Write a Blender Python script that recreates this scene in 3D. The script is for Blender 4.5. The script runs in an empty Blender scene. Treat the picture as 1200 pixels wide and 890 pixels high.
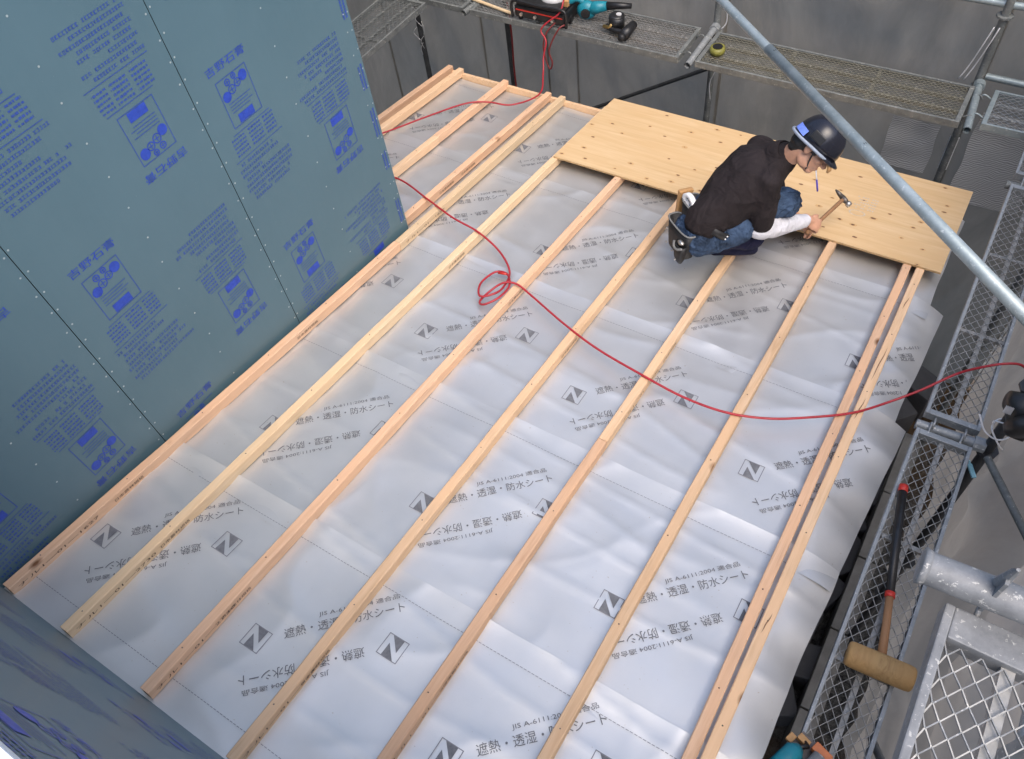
import bpy, bmesh, math, random
from mathutils import Vector, Matrix, noise
random.seed(7)
SC = bpy.context.scene
COL = SC.collection
R = math.radians

# ------------------------------------------------------------------ camera
cam = bpy.data.cameras.new('camera')
cam.sensor_width = 36.0
cam.lens = 929.826 / 1200 * 36
cam.clip_start = 0.02
cam.clip_end = 500
camo = bpy.data.objects.new('camera', cam)
COL.objects.link(camo)
cx = Vector((0.848776, 0.519069, -0.100727))
cy = Vector((0.368350, -0.717132, -0.591642))
cz = Vector((-0.379338, 0.465069, -0.799883))
mw = Matrix((cx, -cy, -cz)).transposed().to_4x4()
mw.translation = Vector((2.69764, 0.17258, 2.88472))
camo.matrix_world = mw
SC.camera = camo

# ------------------------------------------------------------------ light
SUN_EL, SUN_AZ = 62, 125          # azimuth measured from +Y towards +X
w = bpy.data.worlds.new('World')
SC.world = w
w.use_nodes = True
nt = w.node_tree
bg = nt.nodes['Background']
sky = nt.nodes.new('ShaderNodeTexSky')
sky.sky_type = 'NISHITA'
sky.sun_disc = False
sky.sun_elevation = R(SUN_EL)
sky.sun_rotation = R(SUN_AZ)
sky.air_density = 1.0
sky.dust_density = 3.5
sky.ozone_density = 0.6
nt.links.new(sky.outputs[0], bg.inputs[0])
bg.inputs[1].default_value = 0.15
sl = bpy.data.lights.new('sun', 'SUN')
sl.energy = .6
sl.angle = R(45)
sl.color = (1.0, 0.94, 0.85)
so = bpy.data.objects.new('sun', sl)
COL.objects.link(so)
sd = Vector((math.sin(R(SUN_AZ)) * math.cos(R(SUN_EL)), math.cos(R(SUN_AZ)) * math.cos(R(SUN_EL)), math.sin(R(SUN_EL))))
so.rotation_euler = sd.to_track_quat('Z', 'Y').to_euler()
vs = SC.view_settings
vs.view_transform = 'Standard'
vs.look = 'None'
vs.gamma = 1
vs.use_curve_mapping = False
vs.exposure = 1.25

# ------------------------------------------------------------------ materials
class NT:
    def __init__(s, name):
        s.m = bpy.data.materials.new(name)
        s.m.use_nodes = True
        s.t = s.m.node_tree
        s.b = s.t.nodes['Principled BSDF']
        s.out = s.t.nodes['Material Output']
    def n(s, typ, **kw):
        nd = s.t.nodes.new(typ)
        for k, v in kw.items():
            if k.startswith('i_'):
                key = k[2:]
                key = int(key) if key.isdigit() else key.replace('_', ' ')
                nd.inputs[key].default_value = v
            else:
                setattr(nd, k, v)
        return nd
    def l(s, a, b): s.t.links.new(a, b)
    def coord(s, scale=(1, 1, 1), kind='Object', loc=None):
        tc = s.n('ShaderNodeTexCoord')
        mp = s.n('ShaderNodeMapping')
        mp.inputs['Scale'].default_value = scale
        s.l(tc.outputs[kind], mp.inputs['Vector'])
        if loc is not None: s.l(loc, mp.inputs['Location'])
        return mp.outputs[0]
    def noise(s, vec, scale, detail=4, rough=.55, dist=0):
        nd = s.n('ShaderNodeTexNoise')
        nd.inputs['Scale'].default_value = scale
        nd.inputs['Detail'].default_value = detail
        nd.inputs['Roughness'].default_value = rough
        nd.inputs['Distortion'].default_value = dist
        s.l(vec, nd.inputs['Vector'])
        return nd.outputs['Fac']
    def ramp(s, fac, stops):
        r = s.n('ShaderNodeValToRGB')
        el = r.color_ramp.elements
        while len(el) < len(stops): el.new(.5)
        for e, (p, c) in zip(el, stops):
            e.position = p
            e.color = (*c, 1) if len(c) == 3 else c
        s.l(fac, r.inputs[0])
        return r.outputs[0]
    def mix(s, fac, a, b, typ='MIX'):
        m = s.n('ShaderNodeMix', data_type='RGBA', blend_type=typ)
        if hasattr(fac, 'links'): s.l(fac, m.inputs[0])
        else: m.inputs[0].default_value = fac
        for v, i in ((a, 6), (b, 7)):
            if hasattr(v, 'links'): s.l(v, m.inputs[i])
            else: m.inputs[i].default_value = (*v, 1)
        return m.outputs[2]
    def bump(s, h, strength=.3, dist=.01, prev=None):
        b = s.n('ShaderNodeBump')
        b.inputs['Strength'].default_value = strength
        b.inputs['Distance'].default_value = dist
        s.l(h, b.inputs['Height'])
        if prev is not None: s.l(prev, b.inputs['Normal'])
        return b.outputs[0]
    def base(s, c):
        if hasattr(c, 'links'): s.l(c, s.b.inputs['Base Color'])
        else: s.b.inputs['Base Color'].default_value = (*c, 1)
    def set(s, rough=.5, metal=0, spec=.5):
        s.b.inputs['Roughness'].default_value = rough
        s.b.inputs['Metallic'].default_value = metal
        s.b.inputs['Specular IOR Level'].default_value = spec
    def normal(s, v): s.l(v, s.b.inputs['Normal'])

def plain(name, col, rough=.5, metal=0, var=.25, scale=18, bump=.15, spec=.5):
    """a mottled one-colour material"""
    t = NT(name)
    v = t.coord()
    f = t.noise(v, scale, 6, .6)
    d = tuple(c * (1 - var) for c in col)
    e = tuple(min(1, c * (1 + var)) for c in col)
    t.base(t.ramp(f, [(.3, d), (.7, e)]))
    t.set(rough, metal, spec)
    if bump: t.normal(t.bump(t.noise(v, scale * 4, 4), bump, .003))
    return t.m

def wood(name, light, dark, knots=True):
    t = NT(name)
    oi = t.n('ShaderNodeObjectInfo')
    sc = t.n('ShaderNodeVectorMath', operation='SCALE')
    cb = t.n('ShaderNodeCombineXYZ')
    for i in range(3): t.l(oi.outputs['Random'], cb.inputs[i])
    t.l(cb.outputs[0], sc.inputs[0])
    sc.inputs['Scale'].default_value = 37
    v = t.coord((1, .06, 1), loc=sc.outputs[0])
    g = t.noise(v, 55, 5, .6, 1.0)
    g2 = t.noise(t.coord((1, .3, 1), loc=sc.outputs[0]), 9, 3)
    c = t.ramp(g, [(.32, dark), (.62, light)])
    c = t.mix(t.ramp(g2, [(.35, (0, 0, 0)), (.7, (1, 1, 1))]), c, tuple(x * y for x, y in zip(light, (1.04, .96, .88))))
    # tone of each stick
    hv = t.n('ShaderNodeHueSaturation')
    mr = t.n('ShaderNodeMapRange')
    mr.inputs[3].default_value = .86
    mr.inputs[4].default_value = 1.12
    t.l(oi.outputs['Random'], mr.inputs[0])
    t.l(mr.outputs[0], hv.inputs['Value'])
    t.l(c, hv.inputs['Color'])
    c = hv.outputs[0]
    if knots:
        vo = t.n('ShaderNodeTexVoronoi', feature='F1')
        vo.inputs['Scale'].default_value = 5.5
        t.l(t.coord((1, .55, 1), loc=sc.outputs[0]), vo.inputs['Vector'])
        k = t.ramp(vo.outputs['Distance'], [(.035, (1, 1, 1)), (.11, (0, 0, 0))])
        c = t.mix(k, c, (.16, .07, .03))
    t.base(c)
    t.set(.62, 0, .3)
    t.normal(t.bump(g, .25, .002))
    return t.m

M = {}
M['wood_pink'] = wood('pinkish softwood', (.66, .44, .29), (.51, .31, .19))
M['wood_tan'] = wood('tan softwood', (.68, .48, .31), (.55, .36, .21))
M['wood_yellow'] = wood('yellowish softwood', (.66, .50, .325), (.56, .405, .24))
M['wood_pale'] = wood('pale planed wood', (.72, .57, .37), (.6, .43, .25), False)
M['wood_brown'] = wood('brown hardwood', (.30, .17, .09), (.2, .10, .05), False)
M['wood_mallet'] = wood('ochre mallet wood', (.40, .255, .11), (.28, .165, .07), False)

def mat_sheet():
    t = NT('silver breathable membrane')
    oi = t.n('ShaderNodeObjectInfo')
    v = t.coord()
    n1 = t.noise(v, 2.2, 4, .55)
    n2 = t.noise(v, 60, 3)
    c = t.ramp(n1, [(.3, (.625, .62, .605)), (.7, (.695, .69, .675))])
    mr = t.n('ShaderNodeMapRange')
    mr.inputs[3].default_value = .92
    mr.inputs[4].default_value = 1.0
    t.l(oi.outputs['Random'], mr.inputs[0])
    hv = t.n('ShaderNodeHueSaturation')
    t.l(mr.outputs[0], hv.inputs['Value'])
    t.l(c, hv.inputs['Color'])
    fl = t.noise(v, 75, 2, .5)
    t.base(t.mix(t.ramp(fl, [(.745, (0, 0, 0)), (.765, (.55,) * 3)]), hv.outputs[0], (.42, .33, .22)))
    t.set(.40, .74, .5)
    t.l(t.ramp(t.noise(v, 7, 5), [(.3, (.44,) * 3), (.7, (.52,) * 3)]), t.b.inputs['Roughness'])
    wv = t.noise(t.coord((1, .35, 1)), 9, 3, .5, 1.5)
    b1 = t.bump(wv, .05, .012)
    b2 = t.bump(t.noise(t.coord((.5, 1.6, 1)), 34, 4, .6, .6), .04, .004, b1)
    t.normal(t.bump(n2, .05, .001, b2))
    return t.m
M['sheet'] = mat_sheet()
M['sheet_ink'] = plain('grey print ink', (.135, .138, .15), .6, 0, .25, 60, 0)
M['sheet_outline'] = plain('grey outline ink', (.2, .2, .22), .6, 0, .1, 60, 0)

def mat_board():
    t = NT('teal faced gypsum board')
    v = t.coord()
    f = t.noise(v, 1.6, 5, .6)
    f2 = t.noise(t.coord((1, 1, .25)), 30, 4)
    c = t.ramp(f, [(.3, (.078, .143, .172)), (.7, (.090, .160, .190))])
    c = t.mix(t.ramp(f2, [(.4, (0, 0, 0)), (.8, (.10,) * 3)]), c, (.12, .2, .22))
    sp = t.noise(v, 140, 2)
    c = t.mix(t.ramp(sp, [(.74, (0, 0, 0)), (.8, (.5,) * 3)]), c, (.3, .36, .38))
    t.base(c)
    t.set(.45, 0, .5)
    t.normal(t.bump(t.noise(v, 220, 3), .05, .001))
    return t.m
M['board'] = mat_board()
M['board_ink'] = plain('blue board ink', (.022, .060, .37), .5, 0, .2, 40, 0)
M['board_ink_faint'] = plain('worn blue board ink', (.030, .072, .30), .5, 0, .2, 60, 0)
M['gypsum'] = plain('white gypsum core', (.78, .78, .76), .8, 0, .06)
M['dark_gap'] = plain('dark joint', (.02, .035, .04), .8, 0, .1, 20, 0)
M['screw'] = plain('pale screw head', (.42, .48, .48), .4, .3, .1, 40, 0)

def mat_ply():
    t = NT('softwood plywood')
    v = t.coord((.07, 1, 1))
    g = t.noise(v, 26, 6, .62, 1.2)
    c = t.ramp(g, [(.2, (.50, .335, .17)), (.5, (.59, .415, .23)), (.8, (.67, .50, .30))])
    big = t.noise(t.coord((.8, 2.4, 1)), 3.1, 5, .6, .8)
    c = t.mix(t.ramp(big, [(.35, (0, 0, 0)), (.75, (.6,) * 3)]), c, (.55, .355, .17))
    t.base(c)
    t.set(.6, 0, .3)
    t.normal(t.bump(g, .2, .002))
    return t.m
M['ply'] = mat_ply()
M['ply_edge'] = plain('plywood edge plies', (.42, .28, .14), .8, 0, .3, 60)
M['knot'] = plain('dark knot', (.17, .085, .045), .7, 0, .4, 90, 0)
M['knot_pale'] = plain('pale knot halo', (.52, .32, .14), .7, 0, .2, 60, 0)
M['stamp'] = plain('faint stamp ink', (.48, .40, .30), .7, 0, .2, 60, 0)

def mat_galv(name, a, b, rough, metal, spots, spot_scale=45):
    t = NT(name)
    v = t.coord()
    f = t.noise(v, 14, 8, .7)
    c = t.ramp(f, [(.3, a), (.68, b)])
    s = t.noise(v, spot_scale, 5, .7)
    c = t.mix(t.ramp(s, [(.60, (0, 0, 0)), (.64, (1, 1, 1))]), c, spots)
    ru = t.noise(v, 6, 6, .7)
    c = t.mix(t.ramp(ru, [(.66, (0, 0, 0)), (.8, (.6,) * 3)]), c, (.16, .10, .06))
    t.base(c)
    t.set(rough, metal, .4)
    t.normal(t.bump(s, .25, .002))
    return t.m
M['galv'] = mat_galv('weathered galvanised steel', (.22, .235, .24), (.36, .375, .38), .5, .35, (.55, .55, .53))
M['galv_blue'] = mat_galv('bluish galvanised pipe', (.21, .255, .265), (.33, .38, .39), .45, .35, (.45, .49, .49))
M['galv_dark'] = mat_galv('dirty old steel', (.11, .12, .12), (.23, .24, .23), .6, .3, (.36, .36, .33))
M['galv_splash'] = mat_galv('cement splashed steel', (.13, .135, .14), (.25, .255, .26), .6, .25, (.40, .395, .375), 85)
M['galv_moss'] = mat_galv('mossy dirty steel', (.14, .135, .105), (.26, .25, .20), .6, .2, (.42, .41, .38))
M['galv_mesh'] = mat_galv('dull mesh steel', (.20, .20, .19), (.36, .355, .34), .5, .4, (.5, .48, .45))
M['black_pipe'] = plain('dark stained pipe', (.045, .047, .05), .5, .2, .35)

def mat_net(name, a, b, alpha):
    t = NT(name)
    v = t.coord()
    f = t.noise(t.coord((1, 1, .5)), 2.4, 7, .65, .6)
    c = t.ramp(f, [(.3, a), (.72, b)])
    w1 = t.n('ShaderNodeTexWave', wave_type='BANDS', bands_direction='Z')
    w1.inputs['Scale'].default_value = 160
    w1.inputs['Distortion'].default_value = 1
    t.l(v, w1.inputs['Vector'])
    c = t.mix(.06, c, w1.outputs['Color'], 'OVERLAY')
    t.base(c)
    t.set(.85, 0, .15)
    t.normal(t.bump(t.noise(t.coord((1, 1, .35)), 2.6, 5, .55, .25), .6, .06))
    tr = t.n('ShaderNodeBsdfTransparent')
    tl = t.n('ShaderNodeBsdfTranslucent')
    tl.inputs[0].default_value = tuple(c * .62 for c in b) + (1,)
    m2 = t.n('ShaderNodeMixShader')
    m2.inputs[0].default_value = .42
    t.l(t.b.outputs[0], m2.inputs[1])
    t.l(tl.outputs[0], m2.inputs[2])
    mx = t.n('ShaderNodeMixShader')
    mx.inputs[0].default_value = alpha
    t.l(m2.outputs[0], mx.inputs[1])
    t.l(tr.outputs[0], mx.inputs[2])
    t.l(mx.outputs[0], t.out.inputs[0])
    return t.m
M['net'] = mat_net('grey scaffold mesh cloth', (.205, .195, .17), (.40, .38, .34), .03)
M['net_light'] = mat_net('pale dusty mesh cloth', (.36, .335, .31), (.54, .505, .47), .05)
def mat_moire():
    t = NT('thin single mesh cloth painted backlit')
    v = t.coord()
    w1 = t.n('ShaderNodeTexWave', wave_type='BANDS', bands_direction='Z')
    w1.inputs['Scale'].default_value = 22
    w1.inputs['Distortion'].default_value = 9
    w1.inputs['Detail'].default_value = 2
    w1.inputs['Detail Scale'].default_value = .5
    t.l(v, w1.inputs['Vector'])
    t.base(t.ramp(w1.outputs['Fac'], [(.2, (.30, .30, .29)), (.8, (.62, .62, .61))]))  # backlight through the single net layer, painted as pale base colour
    t.set(.8, 0, .2)
    return t.m
M['moire'] = mat_moire()

def mat_ground():
    t = NT('trampled soil and gravel')
    v = t.coord()
    f = t.noise(v, 3.5, 9, .7)
    c = t.ramp(f, [(.3, (.05, .038, .026)), (.5, (.16, .105, .06)), (.72, (.27, .19, .11))])
    g = t.noise(v, .55, 4)
    c = t.mix(t.ramp(g, [(.42, (0, 0, 0)), (.56, (1, 1, 1))]), c, t.ramp(t.noise(v, 16, 6, .75), [(.35, (.04, .041, .043)), (.65, (.20, .20, .19))]))
    t.base(c)
    t.set(.95, 0, .2)
    t.normal(t.bump(t.noise(v, 22, 8, .7), .9, .05))
    return t.m
M['ground'] = mat_ground()
M['concrete'] = plain('old concrete', (.27, .265, .25), .85, 0, .22, 7, .4)
M['clad'] = plain('dark cladding', (.10, .10, .105), .7, 0, .15, 9, .2)
M['black'] = plain('black plastic', (.012, .012, .013), .4, 0, .3, 30, .1)
M['black_leather'] = plain('worn black nylon', (.010, .010, .011), .55, 0, .5, 30, .4)
M['grey_trim'] = plain('grey webbing', (.17, .17, .165), .7, 0, .2, 50, .2)
M['teal'] = plain('teal tool plastic', (.01, .19, .25), .4, 0, .15, 20, .1)
M['red'] = plain('red hose rubber', (.36, .018, .028), .42, 0, .12, 30, .05)
M['red_dark'] = plain('dark red rubber', (.16, .02, .02), .5, 0, .2, 30, .05)
M['red_plastic'] = plain('red plastic', (.52, .03, .02), .4, 0, .15, 30, .05)
M['white'] = plain('white plastic', (.8, .8, .8), .45, 0, .05, 20, .05)
M['brass'] = plain('brass', (.5, .33, .12), .35, .8, .15, 20, .05)
M['orange'] = plain('orange plastic', (.55, .17, .06), .5, 0, .2, 20, .1)
M['yellowgreen'] = plain('yellow green tape', (.19, .18, .035), .5, 0, .25, 30, .1)
M['steel'] = plain('bright steel', (.45, .43, .40), .3, .8, .15, 20, .05)
M['steel_dark'] = plain('dark forged steel', (.12, .105, .095), .4, .6, .25, 30, .1)
M['skin'] = plain('skin', (.50, .27, .175), .5, 0, .12, 22, .12)
M['lips'] = plain('lips', (.38, .15, .11), .5, 0, .1, 20, .05)
M['hair'] = plain('black hair', (.012, .011, .011), .5, 0, .4, 120, .6)
def mat_cloth(name, col, var, sc, bumps):
    t = NT(name)
    v = t.coord()
    f = t.noise(v, sc, 6, .65)
    t.base(t.ramp(f, [(.3, tuple(c * (1 - var) for c in col)), (.7, tuple(c * (1 + var) for c in col))]))
    t.set(.85, 0, .2)
    b = t.bump(t.noise(t.coord((1, 1, .6)), 11, 3, .5, 1.6), bumps * 1.6, .035)
    t.normal(t.bump(t.noise(v, 300, 2), .15, .001, b))
    return t.m
M['shirt'] = mat_cloth('faded black shirt cloth', (.022, .017, .018), .3, 7, .35)
M['sleeve'] = mat_cloth('pale grey undershirt cloth', (.60, .60, .64), .06, 7, .4)
M['jeans'] = mat_cloth('blue denim', (.042, .070, .125), .85, 7, .8)
M['navy'] = mat_cloth('navy cloth', (.014, .015, .04), .3, 9, .4)
M['helmet'] = plain('glossy navy helmet shell', (.011, .012, .019), .22, 0, .12, 8, .02)
M['strap_blue'] = plain('pale blue strap', (.27, .31, .38), .6, 0, .15, 60, .1)
M['sticker'] = plain('blue and white sticker', (.16, .25, .72), .5, 0, .3, 60, .05)
M['violet'] = plain('violet pen', (.09, .06, .40), .35, 0, .1, 30, .05)
M['leather_tan'] = plain('tan leather', (.45, .25, .10), .6, 0, .2, 20, .2)
M['blue_clip'] = plain('pale blue clip', (.25, .5, .6), .4, 0, .2, 20, .05)
M['label'] = plain('pale grey label', (.5, .5, .5), .6, 0, .15, 30, .05)
M['wood_ink'] = plain('black stamp ink on wood', (.085, .05, .03), .7, 0, .3, 60, 0)
M['leaf'] = plain('green leaves', (.05, .12, .03), .7, 0, .5, 20, .3)

# ------------------------------------------------------------------ helpers
SL = R(7.41735)
RF = Matrix(((1, 0, 0), (0, math.cos(SL), math.sin(SL)), (0, -math.sin(SL), math.cos(SL)))).to_4x4()   # roof axes (across, down the slope, up) to world
def rp(u, v, w_=0): return RF @ Vector((u, v, w_))

def link(name, me, mat=None, parent=None, smooth=False, mat_w=None):
    o = bpy.data.objects.new(name, me)
    COL.objects.link(o)
    if mat is not None and not me.materials:
        for m in (mat if isinstance(mat, (list, tuple)) else [mat]): me.materials.append(M[m] if isinstance(m, str) else m)
    if smooth:
        for p in me.polygons: p.use_smooth = True
    if parent is not None: o.parent = parent
    if mat_w is not None: o.matrix_world = mat_w
    return o
def tag(o, label=None, cat=None, group=None, kind=None):
    if label: o['label'] = label
    if cat: o['category'] = cat
    if group: o['group'] = group
    if kind: o['kind'] = kind
    return o
def empty(name, label, cat, mat_w=None, group=None):
    o = bpy.data.objects.new(name, None)
    o.empty_display_size = .05
    COL.objects.link(o)
    if mat_w is not None: o.matrix_world = mat_w
    return tag(o, label, cat, group)
def T(x, y, z, rz=0): return Matrix.Translation((x, y, z)) @ Matrix.Rotation(rz, 4, 'Z')

class MB:
    """collects shapes into one mesh"""
    def __init__(s): s.v = []; s.f = []; s.mi = []
    def add(s, vs_, fs, mi=0):
        o = len(s.v)
        s.v += [tuple(x) for x in vs_]
        s.f += [tuple(i + o for i in f) for f in fs]
        s.mi += [mi] * len(fs)
    def box(s, a, b, mi=0, X=None):
        (x0, y0, z0), (x1, y1, z1) = a, b
        p = [Vector(q) for q in ((x0, y0, z0), (x1, y0, z0), (x1, y1, z0), (x0, y1, z0), (x0, y0, z1), (x1, y0, z1), (x1, y1, z1), (x0, y1, z1))]
        if X is not None: p = [X @ q for q in p]
        s.add(p, [(0, 3, 2, 1), (4, 5, 6, 7), (0, 1, 5, 4), (1, 2, 6, 5), (2, 3, 7, 6), (3, 0, 4, 7)], mi)
    def tube(s, pts, r, n=8, mi=0, caps=True):
        pts = [Vector(p) for p in pts]
        rs = r if isinstance(r, (list, tuple)) else [r] * len(pts)
        base = len(s.v)
        t0 = (pts[1] - pts[0]).normalized()
        up = Vector((0, 0, 1)) if abs(t0.z) < .9 else Vector((1, 0, 0))
        a = t0.cross(up).normalized()
        for i, p in enumerate(pts):
            t = (pts[min(i + 1, len(pts) - 1)] - pts[max(i - 1, 0)])
            t = t.normalized() if t.length > 1e-9 else t0
            a = (a - t * a.dot(t)).normalized()
            b = t.cross(a)
            for k in range(n):
                an = 2 * math.pi * k / n
                s.v.append(tuple(p + (a * math.cos(an) + b * math.sin(an)) * rs[i]))
        for i in range(len(pts) - 1):
            for k in range(n):
                q = base + i * n
                s.f.append((q + k, q + (k + 1) % n, q + n + (k + 1) % n, q + n + k)); s.mi.append(mi)
        if caps:
            s.f.append(tuple(base + k for k in range(n))[::-1]); s.mi.append(mi)
            e = base + (len(pts) - 1) * n
            s.f.append(tuple(e + k for k in range(n))); s.mi.append(mi)
    def ell(s, c, r, X=None, nu=16, nv=10, mi=0):
        c = Vector(c)
        vs_ = []
        for j in range(nv + 1):
            th = math.pi * j / nv
            for i in range(nu):
                ph = 2 * math.pi * i / nu
                q = Vector((r[0] * math.sin(th) * math.cos(ph), r[1] * math.sin(th) * math.sin(ph), r[2] * math.cos(th)))
                if X is not None: q = X @ q
                vs_.append(c + q)
        fs = []
        for j in range(nv):
            for i in range(nu):
                a, b = j * nu + i, j * nu + (i + 1) % nu
                fs.append((a, a + nu, b + nu, b))
        s.add(vs_, fs, mi)
    def build(s, name, mat, parent=None, smooth=False, mat_w=None, bevel=0):
        me = bpy.data.meshes.new(name)
        me.from_pydata(s.v, [], s.f)
        me.validate()
        if len(me.polygons) == len(s.mi): me.polygons.foreach_set('material_index', s.mi)
        if bevel:
            bm = bmesh.new(); bm.from_mesh(me)
            bmesh.ops.remove_doubles(bm, verts=bm.verts, dist=1e-6)
            ed = [e for e in bm.edges if len(e.link_faces) == 2 and e.calc_face_angle(0) > .7]
            bmesh.ops.bevel(bm, geom=ed, offset=bevel, segments=2, affect='EDGES', profile=.6)
            bm.to_mesh(me); bm.free()
        o = link(name, me, mat, parent, smooth, mat_w)
        if smooth == 'auto': pass
        return o

def spline(pts, n=8):
    P = [Vector(p) for p in pts]
    P = [P[0] * 2 - P[1]] + P + [P[-1] * 2 - P[-2]]
    out = []
    for i in range(1, len(P) - 2):
        for k in range(n):
            t = k / n
            a, b, c, d = P[i - 1:i + 3]
            out.append(.5 * ((2 * b) + (c - a) * t + (2 * a - 5 * b + 4 * c - d) * t * t + (3 * b - a - 3 * c + d) * t ** 3))
    out.append(P[-2])
    return out

_tc = {}
def text2d(body, length, height=None):
    """flat outline of a line of writing, scaled to a length (and height), origin at its left baseline"""
    if body not in _tc:
        cu = bpy.data.curves.new('writing', 'FONT')
        cu.body = body
        cu.resolution_u = 2
        o = bpy.data.objects.new('writing', cu)
        COL.objects.link(o)
        dg = bpy.context.evaluated_depsgraph_get()
        me = bpy.data.meshes.new_from_object(o.evaluated_get(dg))
        _tc[body] = ([tuple(v.co) for v in me.vertices], [tuple(p.vertices) for p in me.polygons])
        bpy.data.objects.remove(o); bpy.data.curves.remove(cu); bpy.data.meshes.remove(me)
    vs_, fs = _tc[body]
    x0 = min(v[0] for v in vs_); x1 = max(v[0] for v in vs_)
    y0 = min(v[1] for v in vs_); y1 = max(v[1] for v in vs_)
    k = length / (x1 - x0)
    ky = k if height is None else height / (y1 - y0)
    return [((v[0] - x0) * k, (v[1] - y0) * ky) for v in vs_], fs

# ------------------------------------------------------------------ ground
mb = MB()
mb.add([(-60, -60, -3.3), (60, -60, -3.3), (60, 60, -3.3), (-60, 60, -3.3)], [(0, 1, 2, 3)])
tag(mb.build('ground', 'ground'), kind='structure')
mb = MB()
for k in range(9):
    y = -1.0 + k * .62
    mb.box((3.13, y, -3.3), (3.27, y + .605, -2.9 + random.uniform(-.004, .004)))
tag(mb.build('block_wall', 'concrete', bevel=.006), 'low grey concrete block wall on the soil under the right walkway', 'wall')
for k, (x, y, s_) in enumerate([(2.98, 4.4, .16), (3.05, 4.05, .2), (2.96, 3.72, .14), (3.06, 3.4, .17), (2.99, 3.05, .15), (2.93, 2.7, .16), (3.06, 2.45, .13), (2.95, 2.15, .18), (2.94, 4.9, .2), (3.1, 5.2, .18), (2.86, 4.7, .14), (2.85, 3.55, .15)]):
    mb = MB()
    mb.box((-s_, -.13, 0), (s_, .13, .16 + .02 * k))
    o = mb.build('concrete_block', 'clad', None, mat_w=T(x, y, -3.3, .3 * k), bevel=.015)
    tag(o, 'dark block lying on the soil below the roof edge', 'block', 'dark blocks on the soil')

# ------------------------------------------------------------------ the lower roof
HB = .055                     # batten height
roof_t = empty('lower_roof', 'low pitched lower roof deck of the house under the silver sheets', 'roof', RF)
mb = MB()
mb.box((-.03, -.12, -HB - .09), (2.735, 4.615, -HB - .03))
mb.box((-1.03, 2.80, -HB - .09), (-.0305, 4.615, -HB - .03))
mb.build('deck', 'ply_edge', roof_t)
mb = MB()
mb.box((-1.03, 4.617, -.16), (2.735, 4.645, -.036))
mb.build('fascia', 'wood_tan', roof_t)
mb = MB()
mb.box((-.9, 2.9, -3.2), (2.70, 4.5, -HB - .1))
mb.box((0, -.1, -3.2), (2.70, 2.9, -HB - .1))
mb.build('lower_wall', 'clad', roof_t)

# --- silver membrane, five overlapping strips
def fold(u, v, k):
    p = Vector((u, v, k * 3.1))
    h = .0075 * noise.noise(p * 1.9) + .0022 * noise.noise(Vector((u * 5 + v * 2, v * 3 - u, k)) )
    r = 1 - abs(noise.noise(Vector((u * 1.3 + v * .9, v * 2.4 - u * 1.1, k * 7.7))) * 2.2)
    h += .0050 * max(0, r) ** 3
    r = 1 - abs(noise.noise(Vector((u * .55, v * 4.2 + u * .5, k * 5.1 + 3))) * 2.6)
    h += .0045 * max(0, r) ** 4
    r = 1 - abs(noise.noise(Vector((u * .8 - v * 1.1, v * .9 + u * .5, k * 2.7 + 11))) * 3.2)
    h += .0030 * max(0, r) ** 6
    return h
ROWS = [  # v start, v end, left u, right u (at start, at end)
    (-.03, .918, -.02, 2.852, 2.872), (.80, 1.855, -.02, 2.868, 2.893), (1.74, 2.79, -.02, 2.89, 2.95), (2.66, 3.705, -1.02, 2.885, 2.925), (3.57, 4.612, -1.02, 2.845, 2.845)]
MARKS = [  # logo positions: first of each pair, per row
    [(.138, .383), (1.040, .381), (1.929, .41), (-.76, .383)],
    [(.330, 1.222), (1.231, 1.230), (2.156, 1.222)],
    [(-.317, 2.13), (.586, 2.134), (1.495, 2.134), (2.407, 2.134)],
    [(-1.03, 3.05), (-.128, 3.05), (.783, 3.05), (1.698, 3.05), (2.622, 3.052)],
    [(-.844, 3.965), (.075, 3.965), (.98, 3.965), (1.89, 3.965), (2.79, 3.96)]]
T1 = text2d('遮熱・透湿・防水シート', .478, .043)
T2 = text2d('JIS A-6111:2004 適合品', .325, .026)
def logo(mb, put):
    s_ = .094
    def poly(ps, mi=0): mb.add([put((x - .5) * s_, (y - .5) * s_) for x, y in ps], [tuple(range(len(ps)))], mi)
    t_ = .035
    for ps in ([(0, 0), (1, 0), (1, t_), (0, t_)], [(0, 1 - t_), (1, 1 - t_), (1, 1), (0, 1)], [(0, t_), (t_, t_), (t_, 1 - t_), (0, 1 - t_)], [(1 - t_, t_), (1, t_), (1, 1 - t_), (1 - t_, 1 - t_)]): poly(ps, 1)
    poly([(.24, t_), (.80, t_), (.255, .61)]); poly([(.76, 1 - t_), (.20, 1 - t_), (.745, .39)])
ROW_NAMES = ['first one up against the low blue board wall', 'second out from the low blue board wall', 'middle one of the five across the roof', 'next to last before the eaves, under the worker', 'last one along the eaves, half under the plywood']
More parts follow.
